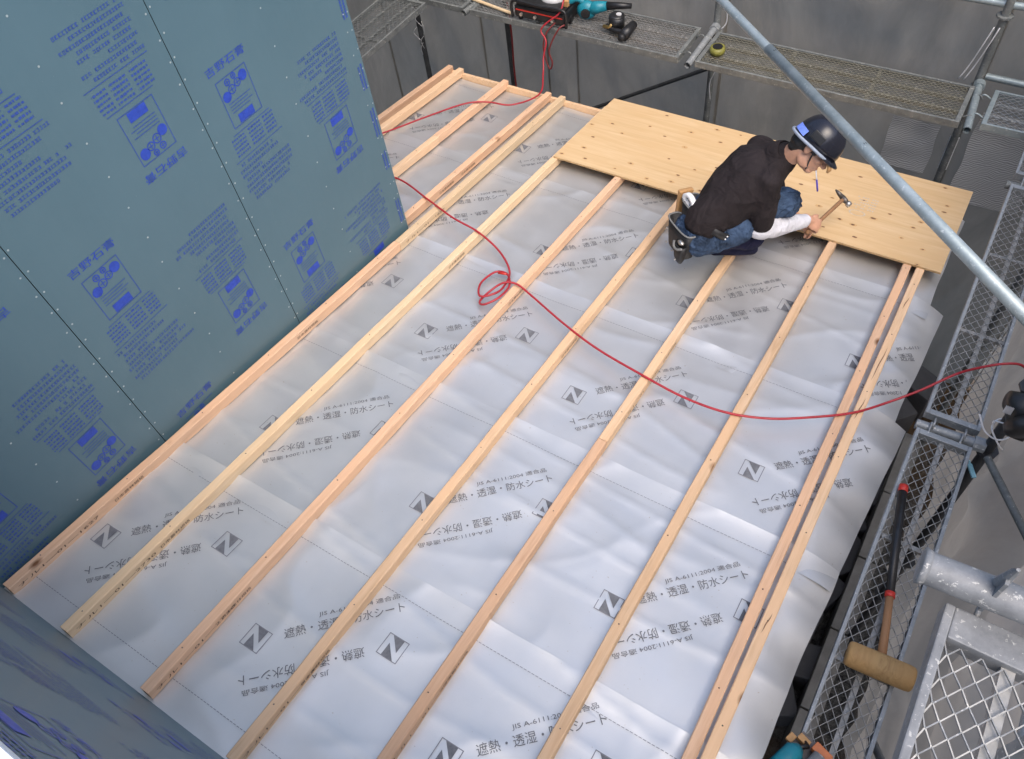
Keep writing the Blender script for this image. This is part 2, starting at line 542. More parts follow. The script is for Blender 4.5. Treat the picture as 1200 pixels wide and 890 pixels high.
for k, (v0, v1, ul, ur0, ur1) in enumerate(ROWS):
    base = -HB - .002 - .005 * k
    def H(u, v):
        h = base + fold(u, v, k)
        e = (v - (v1 - .12)) / .12
        if e > 0 and k < 4: h += .007 * e * e + .003 * e * noise.noise(Vector((u * 5, k, 2)))
        if u > 2.74:
            d = u - 2.74
            h -= d * d * 1.2 + d * .14 + .03 * d / .2 * (noise.noise(Vector((v * 2.6, k * 4.0, 1))) + .35 * math.sin(v * 23 + k))
        return h
    mb = MB()
    NU = int((max(ur0, ur1) - ul) / .017); NV = int((v1 - v0) / .017)
    idx = {}
    for j in range(NV + 1):
        t = j / NV
        ur = ur0 + (ur1 - ur0) * t + .012 * noise.noise(Vector((v0 + t * 3, k, 9)))
        for i in range(NU + 1):
            u = ul + (ur - ul) * i / NU
            v = v0 + (v1 - v0) * t + .004 * noise.noise(Vector((u * 2, k, t)))
            if u < -.03 and v < 2.79: v = 2.79
            idx[i, j] = len(mb.v)
            mb.v.append((u, v, H(u, v)))
    for j in range(NV):
        for i in range(NU):
            q = (idx[i, j], idx[i + 1, j], idx[i + 1, j + 1], idx[i, j + 1])
            ps = [mb.v[a] for a in q]
            if len({p[1] for p in ps}) < 2: continue
            mb.f.append(q); mb.mi.append(0)
    sh = mb.build('waterproof_sheet', 'sheet', None, True, RF)
    tag(sh, 'silver printed sheet strip, ' + ROW_NAMES[k], 'roofing sheet', 'silver waterproof sheets on the roof')
    pm = MB()
    lim = v1 - .003
    nxt = ROWS[k - 1][1] if k else -9
    def surf(u, v): return (u, v, H(u, v) + .0024)
    c45 = math.sqrt(.5)
    for (a, b) in MARKS[k]:
        for inv in (0, 1):
            if inv: put0 = lambda x, y: (a + .487 - x, b + .246 - y)
            else: put0 = lambda x, y: (a + x, b + y)
            ok = lambda q: ul + .01 < q[0] < min(ur0, ur1) - .01 and v0 < q[1] < lim and (q[0] > .0 or q[1] > 2.80)
            if all(ok(put0(x, y)) for x in (-.05, .05) for y in (-.05, .05)):
                logo(pm, lambda x, y: surf(*put0(x, y)))
            for (vs_, fs), (ox, oy) in ((T1, (.099, .055)), (T2, (.157, .194))):
                pts = [put0(ox + (x - y) * c45, oy + (x + y) * c45) for x, y in vs_]
                good = [ok(q) for q in pts]
                keep = [f for f in fs if all(good[i] for i in f)]
                if keep: pm.add([surf(*q) for q in pts], keep, 0)
    for vd in ((v0 + .128, v1 - .10) if k == 0 else (v1 - .10,)):
        u = max(ul, 0 if v0 < 2.6 else ul) + .03
        while u < 2.72:
            pm.add([surf(u, vd), surf(u + .012, vd), surf(u + .012, vd + .0022), surf(u, vd + .0022)], [(0, 1, 2, 3)], 1)
            u += .017
    pm.build('print', ['sheet_ink', 'sheet_outline'], sh)

# --- battens
def stick(mb, L, wd=.045, h=HB, seed=0):
    n = max(2, int(L / .12))
    rng = random.Random(seed)
    b = .0035
    for i in range(n + 1):
        y = L * i / n
        dx = .0022 * noise.noise(Vector((i * .35, seed, 0))) ; dz = .0012 * noise.noise(Vector((i * .5, seed, 5)))
        wr = b + (.006 * max(0, noise.noise(Vector((i * .4, seed * 1.7, 8))) - .15) if i not in (0, n) else 0)
        for x, z in ((0, -h), (wd, -h), (wd, -b), (wd - b, 0), (wr, 0), (0, -wr)):
            mb.v.append((x + dx, y, z + dz))
    for i in range(n):
        for k in range(6):
            a, c = i * 6 + k, i * 6 + (k + 1) % 6
            mb.f.append((a, c, c + 6, a + 6)); mb.mi.append(0)
    mb.f.append((5, 4, 3, 2, 1, 0)); mb.mi.append(0)
    e = n * 6
    mb.f.append(tuple(e + k for k in range(6))); mb.mi.append(0)
WT1 = text2d('ナル1―01―2730', .40, .016)
WT3 = text2d('ナル1―01―1627', .40, .016)
WT2 = text2d('日本農林規格', .16, .017)
BAT = [  # u, v start, v end, wood, label, text(s)
    (0.0, .0, 2.62, 'wood_pink', 'pinkish wooden batten lying along the foot of the tall blue board wall', [(WT3, .03), (WT2, .52), (WT2, 1.72)]),
    (0.003, 2.622, 4.63, 'wood_yellow', 'yellowish wooden batten running on past the end of the tall blue board wall', [(WT3, .05)]),
    (0.366, .004, 4.64, 'wood_yellow', 'yellowish wooden batten second from the tall blue wall, meeting the plywood corner', [(WT1, .03), (WT2, .46), (WT2, 2.6)]),
    (0.832, .006, 4.64, 'wood_pink', 'pinkish wooden batten under the loops of the red hose coil', [(WT1, .03), (WT2, .36), (WT2, 2.5)]),
    (1.285, .0, 4.64, 'wood_tan', 'tan wooden batten ending under the worker tool pouch', [(WT1, .03), (WT2, .33), (WT2, 2.3)]),
    (1.742, -.02, 1.905, 'wood_pink', 'pinkish wooden batten in mid roof, butted against the length the worker squats on', [(WT1, .30), (WT2, .62)]),
    (1.744, 1.908, 4.64, 'wood_tan', 'tan wooden batten the worker squats on', [(WT1, .16), (WT2, .62)]),
    (2.213, -.02, 4.64, 'wood_tan', 'long tan wooden batten that meets the plywood right below the hammer', []),
    (2.636, -.02, 4.64, 'wood_pink', 'pinkish wooden batten, inner of the close pair at the right roof edge', []),
    (2.688, -.02, 4.64, 'wood_tan', 'tan wooden batten with bark strips, outer of the close pair at the roof edge', []),
    (-.118, 2.84, 4.63, 'wood_pink', 'brownish wooden batten beside the yellowish one behind the end of the tall blue wall', [(WT2, .35), (WT2, .6)]),
    (-.500, 2.84, 3.72, 'wood_tan', 'short wooden batten length half hidden behind the tall blue wall', []),
    (-.502, 3.722, 4.64, 'wood_pink', 'far wooden batten length the red hose crosses by the eaves', []),
    (-.915, 2.84, 4.64, 'wood_tan', 'wooden batten at the far left roof edge, inner one of its pair', []),
    (-1.016, 2.84, 4.64, 'wood_pink', 'wooden batten at the far left roof edge, outermost of all', [])]
for i, (u, a, b, wd, lab, tx) in enumerate(BAT):
    mb = MB()
    stick(mb, b - a, seed=i + 1)
    o = mb.build('roof_batten', wd, None, mat_w=RF @ Matrix.Translation((u, a, 0)) @ Matrix.Rotation(R(-.22 if i == 9 else [.05, -.06, .03, -.04][i % 4] * (b - a > 3)), 4, 'Z'))
    tag(o, lab, 'batten', 'wooden battens on the roof')
    tm = MB()
    for (vs_, fs), v in tx:
        tm.add([(.0475, v + x, -.036 + y) for x, y in vs_], fs)
    if tm.v: tm.build('stamp_print', 'wood_ink', o)
    nm = MB()
    v = .08 + random.random() * .2
    while v < b - a - .05:
        nm.tube([(.022 + random.uniform(-.008, .008), v, -.004), (.022, v, .0012)], .003, 6)
        v += .455
    nm.build('screw', 'steel_dark', o)
    km = MB()
    if i == 9:
        for v, L in ((2.62, .16), (2.9, .28), (3.5, .12), (1.4, .1)):
            vs_ = [(.017 + .012 * (q / 8) + .0012 * math.sin(q * 1.3) + (.0022 if s_ else -.0022) * math.sin(math.pi * q / 8), v + L * q / 8, .0016) for q in range(9) for s_ in (0, 1)]
            km.add(vs_, [(2 * q, 2 * q + 1, 2 * q + 3, 2 * q + 2) for q in range(8)])
        km.build('bark_strip', 'knot', o)

# --- plywood
ply = empty('plywood_sheet', 'long knotty plywood sheet nailed across the far ends of the battens', 'plywood', RF @ Matrix.Translation((.382, 3.868, 0)))
mb = MB()
mb.box((0, 0, .0006), (2.447, .886, .0125), 1)
mb.mi[1] = 0
mb.build('panel', ['ply', 'ply_edge'], ply)
km = MB()
rng = random.Random(3)
spots = []
for i in range(13):
    for j in range(7):
        x = .06 + i * .185 + (j % 3) * .055 + rng.uniform(-.055, .055)
        y = .05 + j * .128 + rng.uniform(-.05, .05)
        if x < 2.41 and y < .86 and rng.random() < .66: spots.append((x, y))
for x, y in spots:
    for r_, mi, z in ((rng.uniform(.009, .015), 1, .0130), (rng.uniform(.004, .0085), 0, .0134)):
        n = 10
        e = rng.uniform(1.2, 1.9)
        vs_ = [(x + r_ * e * math.cos(2 * math.pi * q / n) * rng.uniform(.8, 1.2), y + r_ * math.sin(2 * math.pi * q / n) * rng.uniform(.8, 1.15), z) for q in range(n)]
        km.add(vs_, [tuple(range(n))], mi)
km.build('knots', ['knot', 'knot_pale'], ply)
sm = MB()
for q in range(5):
    for k in range(9):
        if rng.random() < .8:
            x = 1.86 + k * .014; y = .38 + q * .03
            sm.add([(x, y, .0132), (x + .009, y, .0132), (x + .009, y + .014, .0132), (x, y + .014, .0132)], [(0, 1, 2, 3)])
sm.add([(1.9 + .05 * math.cos(a / 12 * 6.283) * f, .33 + .03 * math.sin(a / 12 * 6.283) * f, .0132) for f in (1, .8) for a in range(12)], [(a, (a + 1) % 12, 12 + (a + 1) % 12, 12 + a) for a in range(12)])
sm.build('stamp_print', 'stamp', ply)

# ------------------------------------------------------------------ gypsum boarded walls
YT = text2d('吉野石膏', .225, .040)
def board_print(mb, put, seed, oky):
    """one printed block: maker's title, empty frame with its round emblem, data table and lines of small print"""
    rng = random.Random(seed)
    def quad(x0, y0, x1, y1, mi):
        ps = [(x0, y0), (x1, y0), (x1, y1), (x0, y1)]
        if all(oky(*put(*p)[1]) for p in ps): mb.add([put(*p)[0] for p in ps], [(0, 1, 2, 3)], mi)
    def poly(ps, mi):
        if all(oky(*put(*p)[1]) for p in ps): mb.add([put(*p)[0] for p in ps], [tuple(range(len(ps)))], mi)
    vs_, fs = YT
    pp = [put(-.112 + x, .143 + y) for x, y in vs_]
    if all(oky(*p[1]) for p in pp): mb.add([p[0] for p in pp], fs, 0)
    a, b, t = .089, .11, .0035
    for q in ((-a, -b, a, -b + t), (-a, b - t, a, b), (-a, -b + t, -a + t, b - t), (a - t, -b + t, a, b - t)): quad(*q, 1)
    def disc(x, y, r, mi=0, n=14): poly([(x + r * math.cos(2 * math.pi * i / n), y + r * math.sin(2 * math.pi * i / n)) for i in range(n)], mi)
    def ring(x, y, r, t_, mi=0, n=14):
        for i in range(n):
            a0, a1 = 2 * math.pi * i / n, 2 * math.pi * (i + 1) / n
            poly([(x + r * math.cos(a0), y + r * math.sin(a0)), (x + r * math.cos(a1), y + r * math.sin(a1)), (x + (r - t_) * math.cos(a1), y + (r - t_) * math.sin(a1)), (x + (r - t_) * math.cos(a0), y + (r - t_) * math.sin(a0))], mi)
    # plain emblem in place of the printed picture
    for ex, ey, er in ((-.058, .030, .023), (-.020, .046, .021), (.018, .058, .019), (.056, .070, .024), (-.030, .084, .016), (.010, .092, .014)):
        if abs(ex) > .05: disc(ex, ey, er)
        else:
            ring(ex, ey, er, .0045)
            quad(ex - er * .6, ey - .002, ex + er * .6, ey + .002, 0); quad(ex - .002, ey - er * .6, ex + .002, ey - .003, 0); quad(ex - .002, ey + .003, ex + .002, ey + er * .6, 0)
    for k in range(4): quad(-.065, -.005 - k * .014, .065 - .02 * (k % 2), -.002 - k * .014, 1)
    quad(-.045, -.104, .045, -.064, 0)
    # data table
    y = -.135
    quad(-.11, y, .12, y + .003, 1)
    for r_ in range(5):
        y -= .019
        for c0, c1 in ((-.13, -.05), (-.03, .05), (.065, .13)):
            x = c0
            while x < c1:
                d = rng.uniform(.006, .016)
                quad(x, y, min(c1, x + d), y + rng.uniform(.006, .0095), 1)
                x += d + rng.uniform(.002, .005)
    y -= .022
    quad(-.155, y, .15, y + .003, 1)
    for r_ in range(8):
        y -= .0265
        L = rng.uniform(.20, .32) if r_ != 2 else .13
        x = -.155 + rng.choice((0, 0, .02))
        e = x + L
        while x < e:
            d = rng.uniform(.009, .013)
            if rng.random() < .93:
                h_ = rng.uniform(.011, .014)
                quad(x, y, x + d, y + .0022, 1); quad(x, y + h_ - .0022, x + d, y + h_, 1)
                c_ = x + d * rng.uniform(.2, .6)
                quad(c_, y + .0024, c_ + .0028, y + h_ - .0024, 1)
                if rng.random() < .6: quad(x + d * .75, y + .0024, x + d * .75 + .0024, y + h_ - .0024, 1)
            x += d + rng.uniform(.002, .004)

wall = empty('board_wall', 'tall teal gypsum boarded wall printed in blue, at the left of the roof', 'wall', T(-.022, 0, 0))
WX = -.022
joints = [-.02, .861, 1.795, 2.767]
UP = [(1.09, .705), (1.09, -.245), (1.09, 1.655), (2.012, 1.008), (2.012, .045), (2.012, 1.96), (.17, .33), (.17, 1.28), (.17, 2.2)]
DN = [(.63, .143), (.63, 1.093), (.63, 2.04), (1.56, 1.137), (1.56, .19), (1.56, 2.08), (2.49, .495), (2.49, 1.445), (2.49, 2.4), (2.49, -.40)]
def zroof(y): return -math.tan(SL) * y
for bi in range(3):
    y0, y1 = joints[bi] + .0018, joints[bi + 1] - .0018
    mb = MB()
    zt = 3.25
    x0, x1 = -.0125, 0
    ps = [(x0, y0, zroof(y0) - .05), (x1, y0, zroof(y0) - .05), (x1, y1, zroof(y1) - .05), (x0, y1, zroof(y1) - .05), (x0, y0, zt), (x1, y0, zt), (x1, y1, zt), (x0, y1, zt)]
    mb.add(ps, [(0, 3, 2, 1), (4, 5, 6, 7), (0, 1, 5, 4), (3, 0, 4, 7)], 2)
    mb.add(ps, [(2, 3, 7, 6)], 1 if bi == 2 else 2)
    mb.add(ps, [(1, 2, 6, 5)], 0)
    bo = mb.build('gypsum_board', ['board', 'gypsum', 'dark_gap'], wall)
    pm = MB()
    lim = lambda y, z: y0 + .002 < y < y1 - .002 and zroof(y) - .04 < z < 3.2
    for i, (cy_, cz_) in enumerate(UP):
        if y0 < cy_ < y1: board_print(pm, lambda x, y: ((.0012, cy_ + x, cz_ + y), (cy_ + x, cz_ + y)), 10 + i, lim)
    for i, (cy_, cz_) in enumerate(DN):
        if y0 < cy_ < y1: board_print(pm, lambda x, y: ((.0012, cy_ - x, cz_ - y), (cy_ - x, cz_ - y)), 40 + i, lim)
    if bi == 2:
        rng = random.Random(5)
        z = -.3
        while z < 2.2:
            L = rng.uniform(.08, .22)
            for c in range(2):
                yy = 2.718 + c * .02
                zz = z
                while zz < z + L:
                    d = rng.uniform(.006, .014)
                    pm.add([(.0012, yy, zz), (.0012, yy + .012, zz), (.0012, yy + .012, zz + d), (.0012, yy, zz + d)], [(0, 1, 2, 3)], 1)
                    zz += d + .003
            z += L + rng.uniform(.05, .25)
    pm.build('print', ['board_ink', 'board_ink_faint'], bo)
    sm = MB()
    rng = random.Random(20 + bi)
    ylist = [y0 + .013, y1 - .013, (y0 + y1) / 2]
    if bi == 2: ylist.append(y1 - .045)
    for yy in ylist:
        z = -.3
        while z < 3.1:
            y_, z_ = yy + rng.uniform(-.004, .004), z + rng.uniform(-.012, .012)
            n = 7
            sm.add([(.0013, y_ + .0042 * math.cos(6.283 * q / n), z_ + .0042 * math.sin(6.283 * q / n)) for q in range(n)], [tuple(range(n))])
            z += .1 if abs(yy - (y0 + y1) / 2) > .1 else .155
    sm.build('screw', 'screw', bo)
mb = MB()
mb.box((-.11, -.02, -.45), (-.014, 2.755, 3.25))  # unseen backing, added to block light behind the boards
mb.box((-3.0, 2.655, -.45), (-.112, 2.755, 3.25))
mb.build('backing', 'dark_gap', wall)
mb = MB()
mb.box((-3.0, 2.757, -.45), (-.014, 2.7665, 3.25))
mb.build('return_board', 'board', wall)

lw = empty('parapet_wall', 'low blue printed board wall below the camera, at the head of the roof', 'wall', T(0, -.012, 0))
mb = MB()
ps = [(-.03, -.0125, -.12), (3.2, -.0125, -.12), (3.2, 0, -.12), (-.03, 0, -.12), (-.03, -.0125, 1.965), (3.2, -.0125, 1.965), (3.2, 0, 1.965), (-.03, 0, 1.965)]
mb.add(ps, [(0, 3, 2, 1), (4, 5, 6, 7), (0, 1, 5, 4), (1, 2, 6, 5), (3, 0, 4, 7)], 1)
mb.add(ps, [(2, 3, 7, 6)], 0)
bo = mb.build('gypsum_board', ['board', 'gypsum'], lw)
pm = MB()
lim = lambda x, z: -.01 < x < 3.15 and -.1 < z < 1.95
for i, (a, z) in enumerate([(.5, .95), (.5, 1.85), (1.42, .65), (1.42, 1.55), (2.33, 1.0), (2.33, .1)]):
    board_print(pm, lambda x, y: ((a - x, .0012, z + y), (a - x, z + y)), 70 + i, lim)
for i, (a, z) in enumerate([(.95, .5), (.95, 1.4), (1.88, .85), (1.88, 1.75)]):
    board_print(pm, lambda x, y: ((a + x, .0012, z - y), (a + x, z - y)), 80 + i, lim)
pm.build('print', ['board_ink', 'board_ink_faint'], bo)
mb = MB()
mb.box((-.03, -.2, -.45), (3.2, -.014, 1.965))
mb.build('backing', 'dark_gap', lw)
mb = MB()
mb.box((-.03, -.2, 1.967), (3.2, .006, 1.99))
mb.build('sill', 'white', lw, bevel=.003)

# ------------------------------------------------------------------ scaffold
def expanded(mb, L, W, px, py, wr=.0024, hr=.0024, z=0):
    """diamond mesh of wires, along y from 0 to L and across x from 0 to W"""
    nx = max(2, round(W / px)); px = W / nx
    ny = max(2, round(L / py)); py = L / ny
    for i in range(nx + 1):
        base = len(mb.v)
        n = 2 * ny + 1
        for j in range(n):
            x = px * i
            s_ = (1 if (j + i) % 2 else -1) * px * .47
            x = min(W, max(0, x + s_))
            y = py * .5 * j
            zz = z + (.0016 if j % 2 else -.0016)
            mb.v += [(x - wr, y, zz - hr), (x + wr, y, zz - hr), (x + wr, y, zz + hr), (x - wr, y, zz + hr)]
        for j in range(n - 1):
            q = base + j * 4
            for k in range(4):
                mb.f.append((q + k, q + (k + 1) % 4, q + 4 + (k + 1) % 4, q + 4 + k)); mb.mi.append(0)

def plank(label, X, L, W, frame, mesh, px=.033, py=.05, wr=.0022, stiff=True, group='scaffold walkway planks', endw=.028):
    p = empty('scaffold_plank', label, 'scaffold plank', X, group)
    mb = MB()
    t, h = .016, .042
    mb.box((0, 0, -h), (t, L, .004)); mb.box((W - t, 0, -h), (W, L, .004))
    mb.box((t, 0, -h), (W - t, .028, .003)); mb.box((t, L - endw, -h), (W - t, L, .003))
    mb.build('frame', frame, p, bevel=.003)
    mb = MB()
    expanded(mb, L - .034 - endw, W - 2 * t, px, py, wr)
    mb.build('mesh_deck', mesh, p, mat_w=X @ Matrix.Translation((t, .028, -.006)))
    if stiff:
        mb = MB()
        for k in (range(1, 2) if W < .3 else range(1, 3)):
            x = W * k / (2 if W < .3 else 3)
            mb.box((x - .011, .028, -.034), (x + .011, L - .028, -.014))
        n = int(L / .6)
        for k in range(1, n + 1):
            mb.box((t, L * k / (n + 1) - .01, -.036), (W - t, L * k / (n + 1) + .01, -.018))
        mb.build('stiffener', mesh, p)
    for y, s_ in ((0, -1), (L, 1)):
        for x in (W * .22, W * .78):
            mb = MB()
            mb.tube(spline([(x, y, -.018), (x, y + s_ * .028, .0), (x, y + s_ * .05, .004), (x, y + s_ * .066, -.018)], 4), .0055, 6)
            mb.build('hook', frame, p, True)
    return p
PZ = -.32
RX = Matrix.Rotation(R(-90), 4, 'Z')
def alongx(x, y, z): return Matrix.Translation((x, y, z)) @ RX      # local y runs along +x, local x runs along -y
plank('wide mesh plank behind the eaves carrying the tools', alongx(-.985, 5.345, PZ), 1.745, .41, 'galv_dark', 'galv_mesh', .017, .036, .0016)
plank('wide mesh plank with mossy dirt behind the crouching worker', alongx(.885, 5.34, PZ), 1.715, .40, 'galv_dark', 'galv_moss', .017, .034, .0015)
plank('wide mesh plank at the far left end of the back walkway', alongx(-2.45, 5.345, PZ), 1.40, .41, 'galv_dark', 'galv_dark', .017, .036, .0014)
plank('short mesh plank at the far right corner of the scaffold', alongx(2.715, 5.35, PZ), .9, .37, 'galv_blue', 'galv', .02, .045, .0014)
plank('far narrow mesh plank beside the right roof edge', T(2.982, 2.755, PZ), 1.745, .235, 'galv', 'galv_mesh', .0215, .055, .0013)
plank('narrow mesh plank carrying the wooden mallet', T(2.972, .905, PZ), 1.75, .238, 'galv', 'galv_mesh', .0215, .055, .0013)
plank('narrow mesh plank past the far end of the right walkway', T(2.982, 4.6, PZ), .35, .235, 'galv', 'galv_mesh', .0215, .055, .0013)
plank('dark wide mesh plank at the far left along the side of the scaffold', T(-1.79, 2.6, PZ), 2.3, .41, 'galv_dark', 'galv_dark', .02, .05, .0014)
plank('cement splashed mesh plank close to the camera', T(2.957, -.85, 1.48), 1.775, .235, 'galv_splash', 'galv_mesh', .0175, .044, .0013, endw=.06)

def pipe(name, label, a, b, r, mat, group=None, cat='pipe', n=14):
    a, b = Vector(a), Vector(b)
    o = empty(name, label, cat, Matrix.Translation(a), group)
    d = b - a
    L = d.length
    q = d.to_track_quat('Z', 'Y').to_matrix().to_4x4()
    X = Matrix.Translation(a) @ q
    mb = MB()
    k = max(2, int(L / .4))
    mb.tube([(0, 0, L * i / k) for i in range(k + 1)], r, n, 0, False)
    mb.tube([(0, 0, L), (0, 0, 0)], r * .86, n, 0, False)
    mb.f += [(i, (i + 1) % n, (k + 1) * n + n + (i + 1) % n, (k + 1) * n + n + i)[::-1] for i in range(0)]
    p = mb.build('tube', mat, o, True, X)
    return o, X, L
def clamp(parent, X, z, r, mat='galv_dark'):
    mb = MB()
    mb.tube([(0, 0, z - .03), (0, 0, z + .03)], r * 1.28, 12)
    mb.box((r * .9, -.016, z - .028), (r * 2.3, .016, z + .028))
    mb.tube([(r * 1.7, -.035, z), (r * 1.7, .04, z)], .007, 6)
    mb.box((r * 1.35, .022, z - .012), (r * 2.05, .034, z + .012))
    return mb.build('clamp', mat, parent, mat_w=X)
def wedge_cups(parent, X, zs, r, mat):
    for z in zs:
        mb = MB()
        mb.tube([(0, 0, z - .006), (0, 0, z + .006)], r * 2.0, 8)
        mb.build('rosette', mat, parent, mat_w=X)
POSTS = [
    ((-.96, 5.39), 'black_pipe', 'dark scaffold post behind the eaves beside the red tube'),
    ((-1.93, 5.39), 'black_pipe', 'dark scaffold post at the far left corner with loose wires'),
    ((.835, 5.44), 'galv_dark', 'dark scaffold post behind the plywood at the plank joint'),
    ((2.60, 5.43), 'galv_dark', 'pale grimy scaffold post at the far right corner'),
    ((3.275, 2.72), 'black_pipe', 'dark scaffold post on the right tied with white string'),
    ((3.275, .96), 'galv', 'scaffold post beside the near mesh plank'),
    ((3.275, 4.53), 'galv_dark', 'scaffold post by the far end of the right walkway')]
post_objs = []
for (x, y), m_, lab in POSTS:
    o, X, L = pipe('scaffold_post', lab, (x, y, -3.3), (x, y, 2.6), .0243, m_, 'scaffold posts', 'scaffold post')
    wedge_cups(o, X, [z + 3.3 for z in (-2.1, -1.6, -.38, .1, .55, 1.43)], .0243, m_)
    post_objs.append((o, X))
# lit stretch painted as a white strip, and wire ties on the corner post
mb = MB()
mb.box((-.03, -.034, 2.25), (.03, -.026, 2.52))
mb.build('painted_lit_strip', 'white', post_objs[3][0], mat_w=post_objs[3][1])
BR = 'short scaffold brackets'
for a, b, m_, lab in [
    ((.85, 4.90, -.335), (.84, 5.42, -.335), 'galv', 'short open ended bracket pipe between the two back planks'),
    ((2.657, 4.905, -.335), (2.615, 5.41, -.335), 'galv_blue', 'short open ended bracket pipe at the far right corner'),
    ((2.965, 2.70, -.355), (3.26, 2.715, -.355), 'galv', 'bracket pipe between the two right mesh planks'),
    ((2.895, .948, 1.525), (3.26, .965, 1.525), 'galv_splash', 'thick worn bracket pipe holding the near mesh plank'),
    ((2.96, 4.53, -.355), (3.26, 4.53, -.355), 'galv_dark', 'bracket pipe at the far end of the right walkway'),
    ((-1.02, 4.9, -.335), (-.97, 5.38, -.335), 'galv_dark', 'bracket pipe under the left end of the tool plank')]:
    r_ = .03 if 'thick' in lab else .0235
    o, X, L = pipe('bracket_pipe', lab, a, b, r_, m_, BR, 'bracket')
    mb = MB()
    mb.tube([(0, 0, L - .05), (0, 0, L)], r_ * 1.5, 10)
    mb.build('wedge_head', m_, o, mat_w=X)
    if 'thick' in lab:
        mb = MB()                      # flared mouth and the upright hook plate
        mb.tube([(0, 0, .012), (0, 0, 0), (0, 0, -.002)], [r_ * 1.02, r_ * 1.14, r_ * .9], 14)
        mb.build('flared_end', m_, o, True, X)
        mb = MB()
        mb.box((3.005, .935, 1.485), (3.011, .962, 1.60))
        mb.tube([(3.008, .958, 1.56), (3.008, .95, 1.62), (3.008, .945, 1.64)], [.012, .007, .003], 8)
        mb.build('hook_plate', 'galv_splash', o, mat_w=Matrix())
        mb = MB()
        mb.tube([(3.105, .93, 1.50), (3.105, .975, 1.49), (3.105, .99, 1.53), (3.10, .97, 1.565), (3.105, .93, 1.56)], .006, 8)
        mb.build('loop', 'galv', o, True, Matrix())
rail = pipe('scaffold_rail', 'long grey rail slanting across above the worker', (.30, 4.73, .85), (3.35, 2.04, .85), .0205, 'galv_blue', None, 'scaffold rail')
for d in (2.05, 2.75):
    mb = MB(); mb.tube([(0, .0202, d), (0, .0222, d)], .006, 8); mb.build('pin_hole', 'black', rail[0], mat_w=rail[1])
mb = MB(); mb.tube([(0, 0, 2.0), (0, 0, 3.9)], .0228, 14); mb.build('outer_tube', 'galv_blue', rail[0], True, rail[1])
pipe('scaffold_rail', 'bluish horizontal rail along the top of the far right net', (2.0, 5.45, .155), (3.6, 5.45, .165), .021, 'galv_blue', None, 'scaffold rail')
pipe('scaffold_rail', 'bluish horizontal pipe behind the short corner plank', (2.63, 5.46, -.31), (3.7, 5.44, -.31), .021, 'galv_blue', None, 'scaffold rail')
pipe('diagonal_brace', 'dark thin brace dropping to the left from the post behind the plywood', (.82, 5.40, -.66), (-.2, 5.40, -1.30), .015, 'black_pipe', None, 'brace')
pipe('scaffold_rail', 'grey pipe slanting away from the foot of the tied right post', (3.285, 2.68, -.38), (3.70, 2.10, -.38), .017, 'galv_dark', None, 'scaffold rail')
pipe('diagonal_brace', 'galvanised brace standing behind the near mesh plank', (3.33, 1.55, -1.2), (3.36, .2, 1.4), .018, 'galv', None, 'brace')
pipe('scaffold_rail', 'low galvanised ledger under the near mesh plank', (3.20, -.6, .55), (3.20, 2.7, .55 - .9), .017, 'galv', None, 'scaffold rail') if False else None

pipe('scaffold_rail', 'galvanised hand rail along the outside of the right walkway', (3.315, .9, .815), (3.315, 2.78, .815), .0205, 'galv', None, 'scaffold rail')
# nets
def net(label, a, b, z0, z1, amp, mat, off, nu=46, nz=50, group='grey mesh nets round the scaffold'):
    a, b = Vector((*a, 0)), Vector((*b, 0))
    d = (b - a); nrm = Vector((d.y, -d.x, 0)).normalized()
    mb = MB()
    for j in range(nz + 1):
        for i in range(nu + 1):
            s_ = i / nu; t = j / nz
            z = z0 + (z1 - z0) * t
            p = a + d * s_
            q = Vector((p.x * 1.0, p.y * 1.0, z * .7)) + Vector((off, 0, 0))
            h = 1.6 * amp * noise.noise(q * 1.3) + amp * noise.noise(Vector((p.x * 3.2 + z * .9, p.y * 3.2 + off, z * .8)))
            r_ = 1 - abs(noise.noise(Vector((p.x * 1.1 + z * 1.2 + off, p.y * 1.1, z * .5 - p.x))) * 2.5)
            h += amp * .9 * max(0, r_) ** 3
            h *= min(1, 4 * s_ + .15, 4 * (1 - s_) + .15)
            mb.v.append(tuple(p + nrm * h + Vector((0, 0, z))))
    for j in range(nz):
        for i in range(nu):
            q = j * (nu + 1) + i
            mb.f.append((q, q + 1, q + nu + 2, q + nu + 1)); mb.mi.append(0)
    o = mb.build('mesh_net', mat, None, True)
    tag(o, label, 'net', group)
    hm = MB()
    for s_ in (0, 1):
        p = a + d * s_
        e = d.normalized() * (.004 if s_ == 0 else -.004)
        hm.box((min(p.x, p.x + e.x) - .003, min(p.y, p.y + e.y) - .004, z0), (max(p.x, p.x + e.x) + .003, max(p.y, p.y + e.y) + .002, z1))
    hm.build('hem', mat, o)
    return o
net('grey mesh net behind the far left corner post', (-2.5, 5.56), (-1.36, 5.56), -3.3, 2.6, .05, 'net', 1)
net('grey mesh net behind the air compressor and the dangling hose', (-1.355, 5.56), (-.69, 5.56), -3.3, 2.6, .03, 'net', 4)
net('narrow grey mesh net strip below the teal blower', (-.685, 5.56), (-.395, 5.56), -3.3, 2.6, .02, 'net', 7, 24)
net('wide grey mesh net behind the left end of the plywood', (-.39, 5.56), (.86, 5.56), -3.3, 2.6, .04, 'net', 10)
net('wide grey mesh net with slack folds behind the worker', (.865, 5.57), (2.62, 5.57), -3.3, 2.6, .06, 'net', 13)
net('grey mesh net at the far right corner', (2.625, 5.57), (3.5, 5.57), -3.3, .28, .04, 'net', 16)
net('dark mesh net along the far left side', (-2.5, 2.0), (-2.5, 5.55), -3.3, 2.6, .05, 'net', 19)
net('pale dusty mesh net hanging down outside the right walkway', (3.52, 5.55), (3.52, -1.2), -3.3, 1.2, .10, 'net_light', 22, 80, 40)
